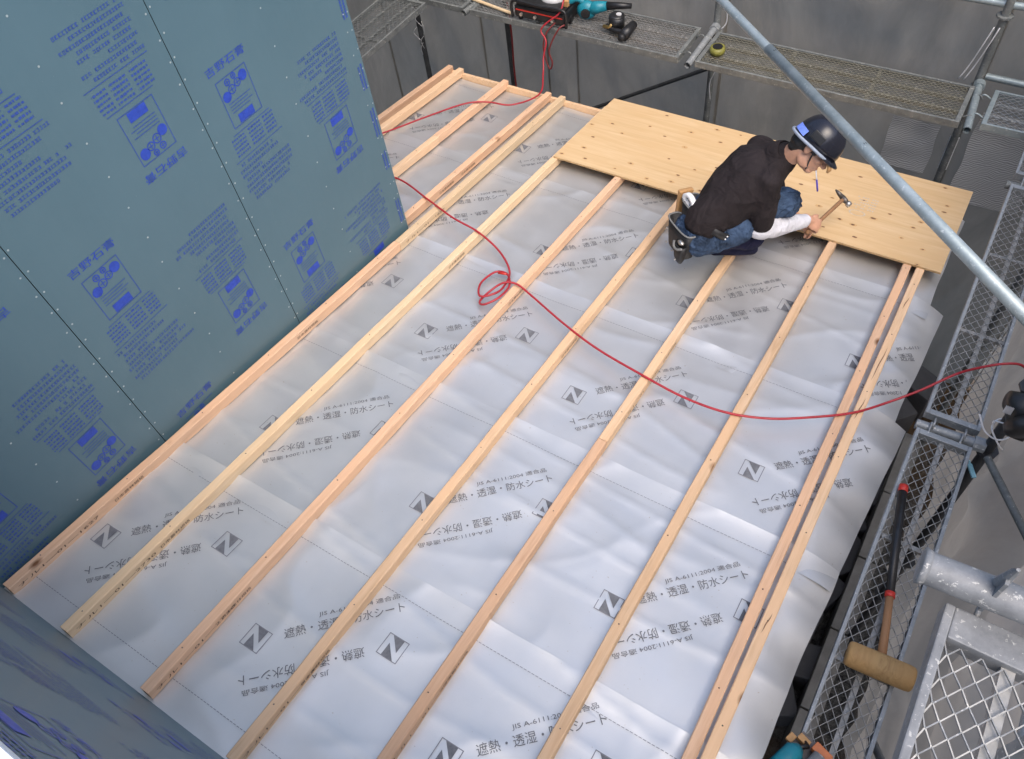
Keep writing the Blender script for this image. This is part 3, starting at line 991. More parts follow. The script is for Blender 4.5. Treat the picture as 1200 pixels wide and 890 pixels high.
for (x0, x1, z0, z1, lab) in [(2.18, 2.50, -1.13, -.72, 'rippled patch of thin mesh net, painted pale for backlight, left of the far right corner post'), (2.70, 3.16, -1.28, -.55, 'rippled patch of thin mesh net, painted pale for backlight, under the short corner plank')]:
    mb = MB()
    n = 14
    for j in range(n + 1):
        for i in range(n + 1):
            x = x0 + (x1 - x0) * i / n; z = z0 + (z1 - z0) * j / n
            mb.v.append((x + .02 * noise.noise(Vector((z * 5, x, 3))), 5.46 + .015 * noise.noise(Vector((x * 5, z * 5, 1))), z))
    for j in range(n):
        for i in range(n):
            q = j * (n + 1) + i
            mb.f.append((q, q + 1, q + n + 2, q + n + 1)); mb.mi.append(0)
    tag(mb.build('mesh_net', 'moire', None, True), lab, 'net', 'grey mesh nets round the scaffold')
# a shrub glimpsed past the corner net
bush = empty('shrub', 'bit of green shrub beyond the far right corner net', 'shrub', T(3.9, 6.6, -3.3))
mb = MB()
mb.tube([(0, 0, 0), (.03, 0, 1.2), (0, .05, 2.5)], [.05, .035, .015], 7)
for k in range(7): mb.tube([(0, .02, 1.3 + k * .15), (random.uniform(-.5, .5), random.uniform(-.4, .4), 2 + k * .18)], [.015, .005], 5)
mb.build('trunk', 'wood_brown', bush)
mb = MB()
for k in range(1500):
    p = Vector((random.gauss(0, .35), random.gauss(0, .3), 2.4 + random.gauss(0, .55)))
    a = Vector((random.uniform(-1, 1), random.uniform(-1, 1), random.uniform(-1, 1))).normalized() * .05
    b = a.cross(Vector((random.random(), random.random(), random.random()))).normalized() * .022
    mb.add([p - a, p + b, p + a, p - b], [(0, 1, 2, 3)])
mb.build('crown', 'leaf', bush)

# ------------------------------------------------------------------ red hose
hp = [rp(-1.06, 3.0, .02), rp(-.95, 3.3, .014), rp(-.798, 3.576, .014), rp(-.674, 3.883, .012), rp(-.534, 4.168, .014), rp(-.40, 4.27, .012), rp(-.232, 4.331, .005), rp(-.13, 4.55, .012)]
hp += [Vector(q) for q in [(-.215, 4.72, -.55), (-.252, 4.80, -.47), (-.251, 4.85, -.372), (-.308, 4.88, -.318), (-.271, 4.9, -.262), (-.186, 4.95, -.195), (-.175, 5.0, -.13), (-.21, 5.06, -.14)]]
h1 = [rp(-1.06, 3.0, .02), rp(-.9, 2.88, .012), rp(-.62, 3.10, .012), rp(-.364, 3.147, .012)] + [rp(u, v, .012) for u, v in [(-.073, 3.058), (.183, 2.973), (.4, 2.928)]]
def hz(u):   # rest on the battens, sag a little in between
    d = min(abs(u - (b[0] + .022)) for b in BAT)
    return .010 - min(.02, d * .10)
h1 += [rp(u, v, z) for u, v, z in [(.6, 2.852, -.005), (.747, 2.73, -.01), (.797, 2.588, .004), (.79, 2.50, .016), (.721, 2.462, .0), (.653, 2.573, -.02), (.671, 2.696, -.02), (.746, 2.704, -.01), (.825, 2.604, .012), (.833, 2.486, .02), (.78, 2.415, .0), (.732, 2.444, -.02), (.743, 2.54, -.01), (.79, 2.60, .02), (.86, 2.625, .022), (.965, 2.601, .006), (1.229, 2.494, .005), (1.47, 2.419, .0), (1.738, 2.36, .01), (1.977, 2.33, .005), (2.19, 2.336, .01), (2.374, 2.401, .008), (2.541, 2.505, .01), (2.702, 2.629, .013), (2.821, 2.772, .012)]]
h1 += [Vector(q) for q in [(2.933, 2.854, -.30), (3.037, 2.965, -.25), (3.112, 2.98, -.17), (3.2, 3.016, -.13), (3.274, 3.052, -.15), (3.36, 3.07, -.26), (3.42, 3.10, -.55)]]
hose = empty('air_hose', 'long red air hose looping from the air compressor across the battens to the right', 'hose', Matrix())
mb = MB()
mb.tube(spline(list(reversed(hp)) + h1[1:], 8), .0061, 8)
mb.build('rubber_tube', 'red', hose, True)
mb = MB()
mb.tube([rp(.690, 2.70, -.02), rp(.75, 2.703, -.01)], .0070, 8)
mb.build('coupling', 'red_plastic', hose, True)
mb = MB()
mb.tube(spline([(-.18, 5.0, -.22), (-.22, 4.96, -.27), (-.27, 4.90, -.33), (-.30, 4.885, -.44), (-.27, 4.87, -.56), (-.235, 4.86, -.60), (-.215, 4.86, -.54), (-.235, 4.86, -.44), (-.17, 4.9, -.29), (-.13, 4.96, -.27)], 8), .006, 8)
tag(mb.build('air_hose', 'red_dark', None, True), 'dark red loop of spare hose hanging below the edge of the tool plank', 'hose')
mb = MB()
mb.tube(spline([(-.905, 5.33, -.36), (-.895, 5.34, -.7), (-.90, 5.33, -1.1), (-.89, 5.34, -1.6)], 8), .008, 8)
tag(mb.build('red_tube', 'red_dark', None, True), 'dark red tube hanging straight down beside the dark post behind the eaves', 'tube')

# ------------------------------------------------------------------ things on the scaffold
# air compressor
comp = empty('air_compressor', 'black and red air compressor on the back walkway plank', 'air compressor', T(-.36, 5.09, PZ + .004))
mb = MB(); mb.box((-.215, -.14, .02), (.215, .14, .11)); mb.build('body', 'black', comp, bevel=.015)
for y in (-.145, .145):
    mb = MB(); mb.tube(spline([(-.23, y, .02), (-.235, y, .10), (-.2, y, .15), (0, y, .145), (.2, y, .15), (.235, y, .10), (.23, y, .02)], 5), .011, 8)
    mb.build('rail', 'black', comp, True)
mb = MB(); mb.box((-.2, -.13, .112), (.2, .13, .128)); mb.build('lid', 'black', comp, bevel=.006)
mb = MB(); mb.ell((.03, .03, .128), (.10, .09, .045)); mb.build('motor_cover', 'label', comp, True)
for x in (-.15, -.03, .12):
    mb = MB(); mb.tube([(x, -.142, .055), (x, -.16, .055)], .012, 10); mb.build('socket', 'steel', comp)
mb = MB(); mb.box((-.2, -.1455, .079), (.2, -.1415, .087)); mb.build('red_stripe', 'red_plastic', comp)
for x in (-.18, .18):
    for y in (-.11, .11):
        mb = MB(); mb.tube([(x, y, 0), (x, y, .022)], .02, 8); mb.build('foot', 'black', comp)
mb = MB(); mb.box((.165, -.06, .13), (.2, -.03, .17)); mb.build('valve', 'leather_tan', comp)
# cordless blower
bl = empty('cordless_blower', 'teal cordless blower with black nozzle on the back walkway plank', 'blower', T(-.06, 5.14, PZ + .004, .30))
mb = MB(); mb.ell((0, 0, .075), (.075, .055, .07)); mb.tube([(.03, 0, .085), (.09, 0, .10), (.15, 0, .11)], [.05, .042, .032], 12); mb.build('housing', 'teal', bl, True)
mb = MB(); mb.tube([(.145, 0, .109), (.25, 0, .115), (.33, 0, .115)], [.030, .024, .018], 12); mb.build('nozzle', 'black', bl, True)
mb = MB(); mb.tube(spline([(-.02, 0, .13), (-.07, 0, .155), (-.13, 0, .12), (-.15, -.02, .06)], 5), .02, 8); mb.build('handle', 'teal', bl, True)
mb = MB(); mb.box((-.20, -.075, .004), (-.10, .02, .065)); mb.build('battery', 'black', bl, bevel=.008)
mb = MB(); mb.box((-.17, -.05, .0655), (-.135, -.02, .075)); mb.build('battery_label', 'white', bl, bevel=.002)
mb = MB(); mb.tube([(0, -.05, .075), (0, -.062, .075)], .035, 12); mb.build('inlet_grille', 'black', bl)
# coil nailer
na = empty('coil_nailer', 'black coil nail gun with round magazine beside the teal blower', 'nail gun', T(.21, 5.09, PZ + .004, -.25))
mb = MB(); mb.tube([(0, 0, .035), (0, 0, .11)], .058, 18); mb.ell((0, 0, .11), (.058, .058, .02)); mb.build('magazine', 'black', na, True)
mb = MB(); mb.tube([(0, -.05, .07), (-.02, -.055, .04), (-.075, -.055, .032)], [.012, .014, .014], 10); mb.build('fitting', 'brass', na, True)
mb = MB(); mb.tube(spline([(-.06, -.04, .03), (.03, -.055, .035), (.11, -.04, .04)], 5), .02, 10); mb.build('handle', 'black', na, True)
mb = MB(); mb.tube([(.115, .055, .06), (.125, -.02, .05), (.13, -.085, .035)], [.03, .038, .04], 12); mb.build('barrel', 'black', na, True)
mb = MB(); mb.tube([(.13, -.085, .035), (.132, -.115, .03)], [.034, .022], 10); mb.build('nose', 'black_leather', na, True)
mb = MB(); mb.tube([(.02, .0, .125), (.02, 0, .132)], .02, 10); mb.build('badge', 'label', na)
mb = MB(); mb.tube([(-.075, -.055, .032), (-.11, -.055, .03)], .008, 8); mb.build('plug', 'steel', na)
# rod, tape
mb = MB(); mb.tube([(-1.04, 5.06, -.303), (-.62, 4.985, -.303)], .0125, 8)
tag(mb.build('wooden_rod', 'wood_pale', None), 'pale wooden rod lying on the back plank left of the compressor', 'rod')
tp = empty('tape_roll', 'yellow green tape roll with dark band on the mossy back plank', 'tape roll', T(.985, 5.09, PZ + .003))
mb = MB()
n = 20
prof = [(.022, .0), (.048, .0), (.054, .02), (.05, .045), (.022, .045)]
for i in range(n):
    for r_, z in prof: mb.v.append((r_ * math.cos(6.2832 * i / n), r_ * math.sin(6.2832 * i / n), z))
for i in range(n):
    for k in range(5): mb.f.append((i * 5 + k, ((i + 1) % n) * 5 + k, ((i + 1) % n) * 5 + (k + 1) % 5, i * 5 + (k + 1) % 5)); mb.mi.append(0)
mb.build('roll', 'yellowgreen', tp, True)
mb = MB(); mb.tube([(0, 0, .044), (0, 0, .05)], .034, 16); mb.build('core', 'black', tp)
# mallet
ml = empty('wooden_mallet', 'big wooden mallet with brown handle and black grip lying on the right mesh plank', 'mallet', T(3.134, 1.50, PZ + .052, .07))
mb = MB(); mb.tube([(-.118, 0, 0), (-.113, 0, 0), (-.10, 0, 0), (0, 0, 0), (.10, 0, 0), (.115, 0, 0), (.12, 0, 0)], [.041, .046, .049, .05, .049, .046, .041], 22); mb.build('head', 'wood_mallet', ml, True)
mb = MB(); mb.tube([(0, .03, 0), (-.01, .16, -.006), (-.024, .305, -.012)], [.017, .0155, .015], 12); mb.build('handle', 'wood_brown', ml, True)
mb = MB(); mb.tube([(-.024, .302, -.012), (-.05, .56, -.02), (-.073, .80, -.03)], [.017, .018, .0185], 12); mb.build('grip', 'black', ml, True)
for a, b in (((-.022, .288, -.012), (-.0245, .31, -.0125)), ((-.0715, .79, -.03), (-.074, .822, -.03))):
    mb = MB(); mb.tube([a, b], .0198, 12); mb.build('red_band', 'red_plastic', ml, True)
# cordless saw
sw = empty('cordless_saw', 'teal cordless saw with worn metal base on the near end of the mallet plank', 'saw', T(3.02, 1.06, PZ + .004, -.35))
mb = MB(); mb.box((-.075, -.16, .0), (.085, .075, .004)); mb.box((.083, -.16, .004), (.086, .075, .02)); mb.build('base_plate', 'steel_dark', sw)
mb = MB(); mb.tube([(.025, -.15, .055), (.02, .035, .06)], [.03, .026], 12); mb.build('motor', 'galv', sw, True)
mb = MB(); mb.tube([(-.05, -.14, .06), (-.05, -.02, .065), (-.045, .0, .06)], [.04, .035, .02], 12); mb.build('housing', 'teal', sw, True)
mb = MB(); mb.box((-.02, .035, .02), (.05, .07, .06)); mb.build('guard', 'orange', sw, bevel=.006)
mb = MB(); mb.box((-.075, .03, .015), (-.03, .055, .045)); mb.box((-.10, .0, .01), (-.075, .035, .03)); mb.build('lever', 'leather_tan', sw, bevel=.004)
mb = MB(); mb.tube([(-.05, .0, .06), (-.03, .03, .05), (-.055, .045, .03)], .009, 8); mb.build('knob', 'black', sw, True)

# lamp on the right post
lp = empty('clamp_lamp', 'black round site lamp clamped to the right post above the white string', 'lamp', T(3.262, 2.655, .03))
mb = MB(); mb.tube([(-.05, -.01, .04), (0, 0, .03), (.04, -.04, -.02), (.05, -.05, -.03)], [.04, .066, .066, .05], 18); mb.build('body', 'black', lp, True)
mb = MB(); mb.tube([(.035, -.06, .0), (.05, -.09, -.005), (.058, -.105, -.01)], [.075, .078, .06], 20); mb.build('rim', 'black', lp, True)
mb = MB()
for k in range(5):
    a0 = -2.5 + .18 * k
    mb.add([(-.052 + .03 * k / 5, -.062, .02 + .0), (-.052 + .03 * (k + 1) / 5, -.066, .02), (-.052 + .03 * (k + 1) / 5, -.06, .06), (-.052 + .03 * k / 5, -.056, .06)], [(0, 1, 2, 3)])
mb.build('label', 'label', lp)
mb = MB(); mb.box((.03, -.07, -.11), (.075, -.03, -.05)); mb.build('clip', 'black', lp, bevel=.008)
mb = MB()
c = Vector((3.275, 2.72, -.2))
mb.tube(spline([c + Vector((-.11, -.02, .06)), c + Vector((-.06, -.05, .0)), c + Vector((.0, -.045, -.03)), c + Vector((.035, -.02, -.01)), c + Vector((.02, .035, .02)), c + Vector((-.03, .02, .02)), c + Vector((-.04, -.03, .01)), c + Vector((.01, -.06, -.04)), c + Vector((.04, -.04, -.09))], 6), .004, 6)
mb.tube(spline([c + Vector((-.035, -.03, .012)), c + Vector((-.05, -.03, .06)), c + Vector((-.01, -.03, .07))], 5), .0035, 6)
tag(mb.build('string_tie', 'white', None, True), 'white string knotted round the dark right post', 'string')
mb = MB()
mb.box((-.01, -.035, -.006), (.01, .035, .006)); mb.tube([(0, .03, 0), (0, .05, .01)], .005, 6)
tag(mb.build('plastic_clip', 'blue_clip', None, mat_w=T(3.25, 2.61, -.42, .5), bevel=.003), 'pale blue plastic clip hanging at the foot of the tied right post', 'clip')
mb = MB()
for k in range(9):
    p = Vector((-1.9 + random.uniform(-.03, .06), 5.33, -.45 - k * .07))
    mb.tube(spline([p, p + Vector((random.uniform(-.05, .05), -.02, -.05)), p + Vector((random.uniform(-.04, .04), -.01, -.12))], 4), .0025, 5)
tag(mb.build('tie_wire', 'label', None, True), 'loose pale tie wires on the far left corner post', 'wire')
mb = MB()
for x in (2.57, 2.6):
    mb.tube(spline([(x, 5.38, .05), (x - .02, 5.36, -.05), (x - .05, 5.37, -.2), (x - .08, 5.36, -.3)], 5), .004, 6)
tag(mb.build('tie_wire', 'label', None, True), 'pale wire twisted down the far right corner post', 'wire')
mb = MB()
mb.tube(spline([(.90, 5.38, .05), (.92, 5.36, -.1), (.93, 5.37, -.25), (.90, 5.36, -.31)], 5), .005, 6)
mb.tube(spline([(.87, 5.36, -.45), (.90, 5.36, -.6), (.86, 5.36, -.75), (.88, 5.36, -.9)], 5), .004, 6)
tag(mb.build('rope', 'label', None, True), 'pale cord hanging on the post behind the plywood', 'cord')

# ------------------------------------------------------------------ the worker (built in roof axes)
def capsule(mb, a, b, ra, rb, n=14):
    a, b = Vector(a), Vector(b)
    d = (b - a); L = max(d.length, 1e-6); d /= L
    pts, rs = [], []
    for k in range(5):
        t = -math.pi / 2 + k * math.pi / 8
        pts.append(a + d * ra * math.sin(t)); rs.append(max(1e-4, ra * math.cos(t)))
    for k in range(5):
        t = k * math.pi / 8
        pts.append(b + d * rb * math.sin(t)); rs.append(max(1e-4, rb * math.cos(t)))
    mb.tube(pts, rs, n)
def blob(name, shapes, voxel, mat, parent=None, smooth=6, mat_w=None, lumps=0, lscale=9):
    mb = MB()
    for s_ in shapes:
        if s_[0] == 'e': mb.ell(s_[1], s_[2], s_[3] if len(s_) > 3 else None, 18, 12)
        else: capsule(mb, *s_)
    o = mb.build(name + '_raw', None)
    rm = o.modifiers.new('r', 'REMESH'); rm.mode = 'VOXEL'; rm.voxel_size = voxel
    sm = o.modifiers.new('s', 'SMOOTH'); sm.iterations = smooth; sm.factor = .5
    dg = bpy.context.evaluated_depsgraph_get()
    me = bpy.data.meshes.new_from_object(o.evaluated_get(dg))
    old = o.data
    bpy.data.objects.remove(o); bpy.data.meshes.remove(old)
    if lumps:
        for v in me.vertices:
            q = v.co * lscale
            h = lumps * (noise.noise(q) + .8 * max(0, 1 - abs(noise.noise(Vector((q.x * .9, q.y * .9, q.z * 1.8 + 7))) * 2.6)) ** 2 - .3)
            v.co += v.normal * h
    me.name = name
    me.materials.clear()
    return link(name, me, mat, parent, True, mat_w)
V = Vector
J = dict(pelvis=V((1.645, 3.345, .25)), waist=V((1.70, 3.395, .38)), chest=V((1.79, 3.48, .52)), neckb=V((1.915, 3.525, .63)),
         rsh=V((1.905, 3.385, .575)), lsh=V((1.76, 3.66, .58)), relb=V((1.918, 3.408, .265)), lelb=V((1.90, 3.72, .27)),
         rwr=V((2.065, 3.70, .125)), lwr=V((2.035, 3.81, .12)), rhip=V((1.66, 3.27, .22)), lhip=V((1.585, 3.43, .22)),
         rknee=V((1.835, 3.375, .275)), lknee=V((1.985, 3.585, .36)), rank=V((1.70, 3.44, .09)), lank=V((1.74, 3.74, .09)))
HC = V((2.055, 3.525, .755))
hf = V((.855, -.10, -.50)).normalized()
hu = V((.506, .36, .769)); hu = (hu - hf * hu.dot(hf)).normalized()
hl = hu.cross(hf).normalized()
HX = Matrix((hf, hl, hu)).transposed()          # head axes: x forward, y left, z up
def hd(x, y, z): return HC + HX @ V((x, y, z))
j = J
def hand(wrist, fwd, side, palm_n, curl, thumb_side):
    """palm with five separate bent fingers: fwd along the palm, side across the knuckles, palm_n out of the palm"""
    out = []
    f, s_, p = fwd.normalized(), side.normalized(), palm_n.normalized()
    c = wrist + f * .05
    out.append(('e', c, (.05, .042, .019), Matrix((f, s_, p)).transposed()))
    out.append((wrist - f * .02, wrist + f * .02, .027, .025))
    for k, (o_, L) in enumerate(((-.031, .068), (-.0105, .076), (.0105, .072), (.030, .056))):
        a = wrist + f * .085 + s_ * o_
        ang = 0
        seg = (L * .48, L * .3, L * .24)
        q = a
        out.append((wrist + f * .05 + s_ * o_ * .8, a, .0105, .0095))
        for i, sg in enumerate(seg):
            ang += curl * (1.0, 1.15, .8)[i]
            d = f * math.cos(ang) + p * math.sin(ang)
            out.append((q, q + d * sg, .0092 - .0007 * i, .0086 - .0007 * i))
            q = q + d * sg
    a = wrist + f * .03 + s_ * .033 * thumb_side
    b = a + f * .030 + s_ * .020 * thumb_side + p * .014
    c = b + f * .022 + p * .026 - s_ * .004 * thumb_side
    out += [(wrist + f * .02 + s_ * .012 * thumb_side, a, .014, .0125), (a, b, .0125, .0105), (b, c, .0105, .009)]
    return out
ham_d = V((.30, .92, .25)).normalized()         # along the hammer handle
ham_c = V((2.128, 3.778, .132))                 # where the right hand grips
r_fwd = V((.66, .42, -.52)).normalized()
r_side = (ham_d - r_fwd * ham_d.dot(r_fwd)).normalized()
r_palm = r_fwd.cross(r_side).normalized()
if r_palm.x > 0: r_palm = -r_palm
rw = ham_c - r_fwd * .078 - r_palm * .026
RH = hand(rw, r_fwd, -r_side, r_palm, 1.0, -1)
lw_ = j['lwr']
LH = hand(lw_, V((.55, .35, -.55)), V((.5, -.8, -.05)), V((-.5, -.25, -.7)), .45, 1)
skull = [('e', hd(0, 0, .03), (.098, .078, .10), HX), ('e', hd(.03, 0, -.045), (.066, .060, .075), HX), ('e', hd(.062, 0, -.098), (.028, .033, .022), HX),
         ('e', hd(.02, .045, -.075), (.04, .018, .035), HX), ('e', hd(.02, -.045, -.075), (.04, .018, .035), HX),
         (hd(.093, 0, -.005), hd(.112, 0, -.042), .010, .0135), ('e', hd(.100, .013, -.045), (.011, .009, .008), HX), ('e', hd(.100, -.013, -.045), (.011, .009, .008), HX),
         ('e', hd(.088, .03, .012), (.014, .024, .008), HX), ('e', hd(.088, -.03, .012), (.014, .024, .008), HX),
         ('e', hd(.088, 0, -.070), (.013, .024, .006), HX), ('e', hd(.087, 0, -.081), (.012, .020, .006), HX),
         ('e', hd(.066, .045, -.035), (.02, .016, .017), HX), ('e', hd(.066, -.045, -.035), (.02, .016, .017), HX),
         ('e', hd(-.008, .080, -.018), (.020, .009, .032), HX), ('e', hd(-.008, -.080, -.018), (.020, .009, .032), HX)]
skull_c = [s_ for s_ in skull]
body_shapes = skull_c + [(j['neckb'], hd(-.03, 0, -.06), .056, .054),
    (j['pelvis'], j['waist'], .125, .12), (j['waist'], j['chest'], .12, .12), (j['chest'], j['neckb'] - V((.015, 0, .03)), .11, .052),
    (j['neckb'] - V((0, 0, .02)), j['rsh'], .05, .05), (j['neckb'] - V((0, 0, .02)), j['lsh'], .05, .05), (j['rsh'], j['relb'], .05, .04), (j['lsh'], j['lelb'], .05, .04),
    (j['relb'], rw, .038, .026), (j['lelb'], lw_, .038, .026),
    (j['rhip'], j['rknee'], .085, .06), (j['lhip'], j['lknee'], .085, .06), (j['rknee'], j['rank'], .056, .038), (j['lknee'], j['lank'], .056, .038),
    (j['rank'], j['rank'] + V((.17, .10, -.045)), .035, .024), (j['lank'], j['lank'] + V((.17, .10, -.045)), .035, .024)] + RH + LH
man = blob('person', body_shapes, .0046, 'skin', None, 4, RF)
tag(man, 'crouching worker in black polo shirt, jeans and dark helmet hammering at the plywood edge', 'person')
fl = V((-.45, .89, 0)); fw = V((.80, .60, 0))
shirt = [(j['pelvis'] + V((.035, .02, .03)), j['waist'], .140, .142), (j['pelvis'] + V((.0, -.02, .06)) - fl * .03, j['waist'] - fl * .03, .125, .135), (j['waist'], j['chest'], .142, .152), (j['waist'] - fl * .045, j['chest'] - fl * .06, .125, .135), (j['waist'] + fl * .045, j['chest'] + fl * .06, .125, .135),
    (j['chest'], j['neckb'] - V((.02, .0, .03)), .15, .082), (j['neckb'] - V((.02, 0, .02)), j['neckb'] + V((.012, 0, .022)), .085, .074), (j['neckb'] - V((.015, 0, .02)), j['rsh'], .078, .072), (j['neckb'] - V((.015, 0, .02)), j['lsh'], .078, .072),
    (j['rsh'], j['rsh'].lerp(j['relb'], .80), .074, .068), (j['lsh'], j['lsh'].lerp(j['lelb'], .85), .072, .062), (j['chest'] - fl * .08, j['rsh'].lerp(j['relb'], .3), .11, .068)]
sh = blob('shirt', shirt, .009, 'shirt', man, 10, RF, .008, 5.5)
mb = MB()
pts = []
nk0 = j['neckb'] + V((.0, .0, .018)); na_ = (hd(-.03, 0, -.05) - j['neckb']).normalized()
e1 = na_.cross(V((0, 0, 1))).normalized(); e2 = na_.cross(e1)
for r_, hgt in ((.070, -.015), (.068, .022), (.067, .036), (.073, .034), (.083, .012), (.09, -.02)):
    pts.append([nk0 + na_ * hgt + (e1 * math.cos(6.2832 * k / 20) + e2 * math.sin(6.2832 * k / 20)) * r_ for k in range(20)])
for ring_ in pts: mb.v += [tuple(p) for p in ring_]
for a in range(5):
    for k in range(20): mb.f.append((a * 20 + k, a * 20 + (k + 1) % 20, a * 20 + 20 + (k + 1) % 20, a * 20 + 20 + k)); mb.mi.append(0)
mb.build('collar', 'shirt', man, True, RF)
blob('sleeve', [(j['relb'] + V((-.004, -.004, .012)), j['relb'].lerp(rw, .25), .058, .056), (j['relb'].lerp(rw, .25), j['relb'].lerp(rw, .90), .056, .038)], .006, 'sleeve', man, 5, RF, .006, 14)
jeans = [(j['pelvis'], j['pelvis'] + V((.03, .01, .06)), .138, .138), (j['pelvis'] - V((.05, .02, .05)), j['pelvis'], .125, .13),
    (j['rhip'], j['rknee'], .108, .078), (j['lhip'], j['lknee'], .105, .080), (j['rknee'], j['rank'].lerp(j['rknee'], .3), .074, .064), (j['lknee'], j['lank'] + V((0, 0, .05)), .076, .06)]
blob('jeans', jeans, .008, 'jeans', man, 6, RF, .011, 13)
blob('trouser_leg', [(j['rank'].lerp(j['rknee'], .5), j['rank'], .075, .062), (j['rank'], j['rank'] + V((.02, .01, -.02)), .062, .06), (j['rank'] + V((.0, -.01, .02)), j['rank'] + V((.17, .03, .07)), .058, .07)], .007, 'navy', man, 5, RF, .004, 12)
for a in ('rank', 'lank'):
    q = j[a]
    blob('boot', [(q + V((0, 0, .03)), q + V((-.01, -.005, -.045)), .052, .043), (q + V((-.01, -.005, -.05)), q + V((.17, .10, -.058)), .043, .032), (q + V((.08, .05, -.05)), q + V((.17, .10, -.058)), .046, .034)], .006, 'navy', man, 4, RF)
hair = [('e', hd(-.018, 0, .025), (.098, .082, .10), HX), ('e', hd(-.055, 0, -.035), (.055, .066, .05), HX), ('e', hd(-.062, 0, -.07), (.035, .052, .03), HX), ('e', hd(.03, .068, -.0), (.016, .012, .03), HX), ('e', hd(.03, -.068, -.0), (.016, .012, .03), HX)]
blob('hair', hair, .005, 'hair', man, 2, RF, .002, 60)
for s_ in (1, -1):
    mb = MB(); mb.ell(hd(.083, .031 * s_, -.006), (.011, .014, .008), HX); mb.build('eye', 'white', man, True, RF)
HM = RF @ (Matrix.Translation(HC) @ HX.to_4x4()) @ Matrix.Scale(.92, 4)
hel = bpy.data.objects.new('helmet', None); COL.objects.link(hel); hel.parent = man; hel.matrix_world = HM
mb = MB()
nu, nv = 28, 10
for jn in range(nv + 1):
    th = math.pi / 2 * jn / nv
    for i in range(nu):
        ph = 2 * math.pi * i / nu
        ex = .142 if math.cos(ph) > 0 else .132
        bulge = 1 + .02 * math.cos(ph * 4) * math.sin(th)
        mb.v.append((ex * math.sin(th) ** .8 * math.cos(ph) * bulge - .004, .116 * math.sin(th) ** .8 * math.sin(ph) * bulge, .005 + .150 * math.cos(th) ** .9 - (.022 if math.cos(ph) < 0 else 0) * math.sin(th) ** 6 * abs(math.cos(ph))))
for jn in range(nv):
    for i in range(nu): mb.f.append((jn * nu + i, jn * nu + nu + i, jn * nu + nu + (i + 1) % nu, jn * nu + (i + 1) % nu)); mb.mi.append(0)
o = mb.build('shell', 'helmet', hel, True)
md = o.modifiers.new('t', 'SOLIDIFY'); md.thickness = .004
mb = MB()                                  # peak
n = 12
for k in range(n + 1):
    a = R(-62 + 124 * k / n)
    for r_, z in ((0, .012), (1, -.004), (1, -.010), (0, .004)):
        ext = r_ * .038 * math.cos(a * 1.3)
        mb.v.append(((.138 + ext) * math.cos(a), (.112 + ext) * math.sin(a), z))
for k in range(n):
    for i in range(4): mb.f.append((k * 4 + i, k * 4 + (i + 1) % 4, k * 4 + 4 + (i + 1) % 4, k * 4 + 4 + i)); mb.mi.append(0)
mb.build('peak', 'helmet', hel, True)
mb = MB()                                  # rim strap round the lower edge, sticker, vents
ang = [R(160 + 10 * k) for k in range(0, 19)]
mb.tube([(.139 * math.cos(a) - .004, .120 * math.sin(a), -.002 - .014 * (1 if math.cos(a) < 0 else 0) * abs(math.cos(a))) for a in ang], .0085, 8)
mb.build('strap', 'strap_blue', hel, True)
mb = MB()
for k in range(6):
    a0, a1 = R(196 + 7 * k), R(203 + 7 * k)
    f_ = lambda a, z, e: ((.134 + e) * math.cos(a) - .004, (.119 + e) * math.sin(a), z)
    mb.add([f_(a0, .004, .006), f_(a1, .004, .006), f_(a1, .040, .0), f_(a0, .040, .0)], [(0, 1, 2, 3)])
mb.build('sticker', 'sticker', hel)
mb = MB(); mb.box((-.055, -.1215, .028), (.02, -.1085, .075)); mb.build('side_vent', 'black', hel, bevel=.005)
mb = MB(); mb.tube([(.02, -.108, -.005), (.035, -.088, -.05), (.06, -.045, -.105), (.065, 0, -.122), (.06, .045, -.105), (.035, .088, -.05), (.02, .108, -.005)], .0045, 6); mb.build('chin_strap', 'black', hel, True)
mb = MB(); mb.tube([(.128, -.06, -.006), (.15, -.055, -.03), (.152, -.05, -.045)], [.012, .012, .006], 8); mb.build('clip', 'leather_tan', hel, True)
# tool belt
belt = bpy.data.objects.new('tool_belt', None); COL.objects.link(belt); belt.parent = man; belt.matrix_world = RF
bc = j['pelvis'] + V((.025, .012, .035)); bx = V((.80, .60, 0)); by = V((-.60, .80, 0)); bn = (j['waist'] - j['pelvis']).normalized()
bx = (bx - bn * bx.dot(bn)).normalized(); by = bn.cross(bx)
mb = MB()
n = 14
for k in range(n + 1):
    a = R(-112 + 84 * k / n)
    p = bc + bx * .155 * math.cos(a) + by * .172 * math.sin(a)
    for r_, z in ((.93, -.019), (.985, -.019), (.985, .019), (.93, .019)): mb.v.append(tuple(bc + (p - bc) * r_ + bn * z))
for k in range(n):
    for i in range(4): mb.f.append((k * 4 + i, (k + 1) * 4 + i, (k + 1) * 4 + (i + 1) % 4, k * 4 + (i + 1) % 4)); mb.mi.append(0)
mb.build('belt', 'black_leather', belt, True, RF)
mb = MB()
for k in range(4):
    for z in (-.009, .009):
        a = R(-78 + 9 * k)
        p = bc + (bx * .155 * math.cos(a) + by * .172 * math.sin(a)) * .988 + bn * z
        mb.ell(p, (.0045,) * 3, None, 8, 6)
mb.build('eyelets', 'white', belt, True, RF)
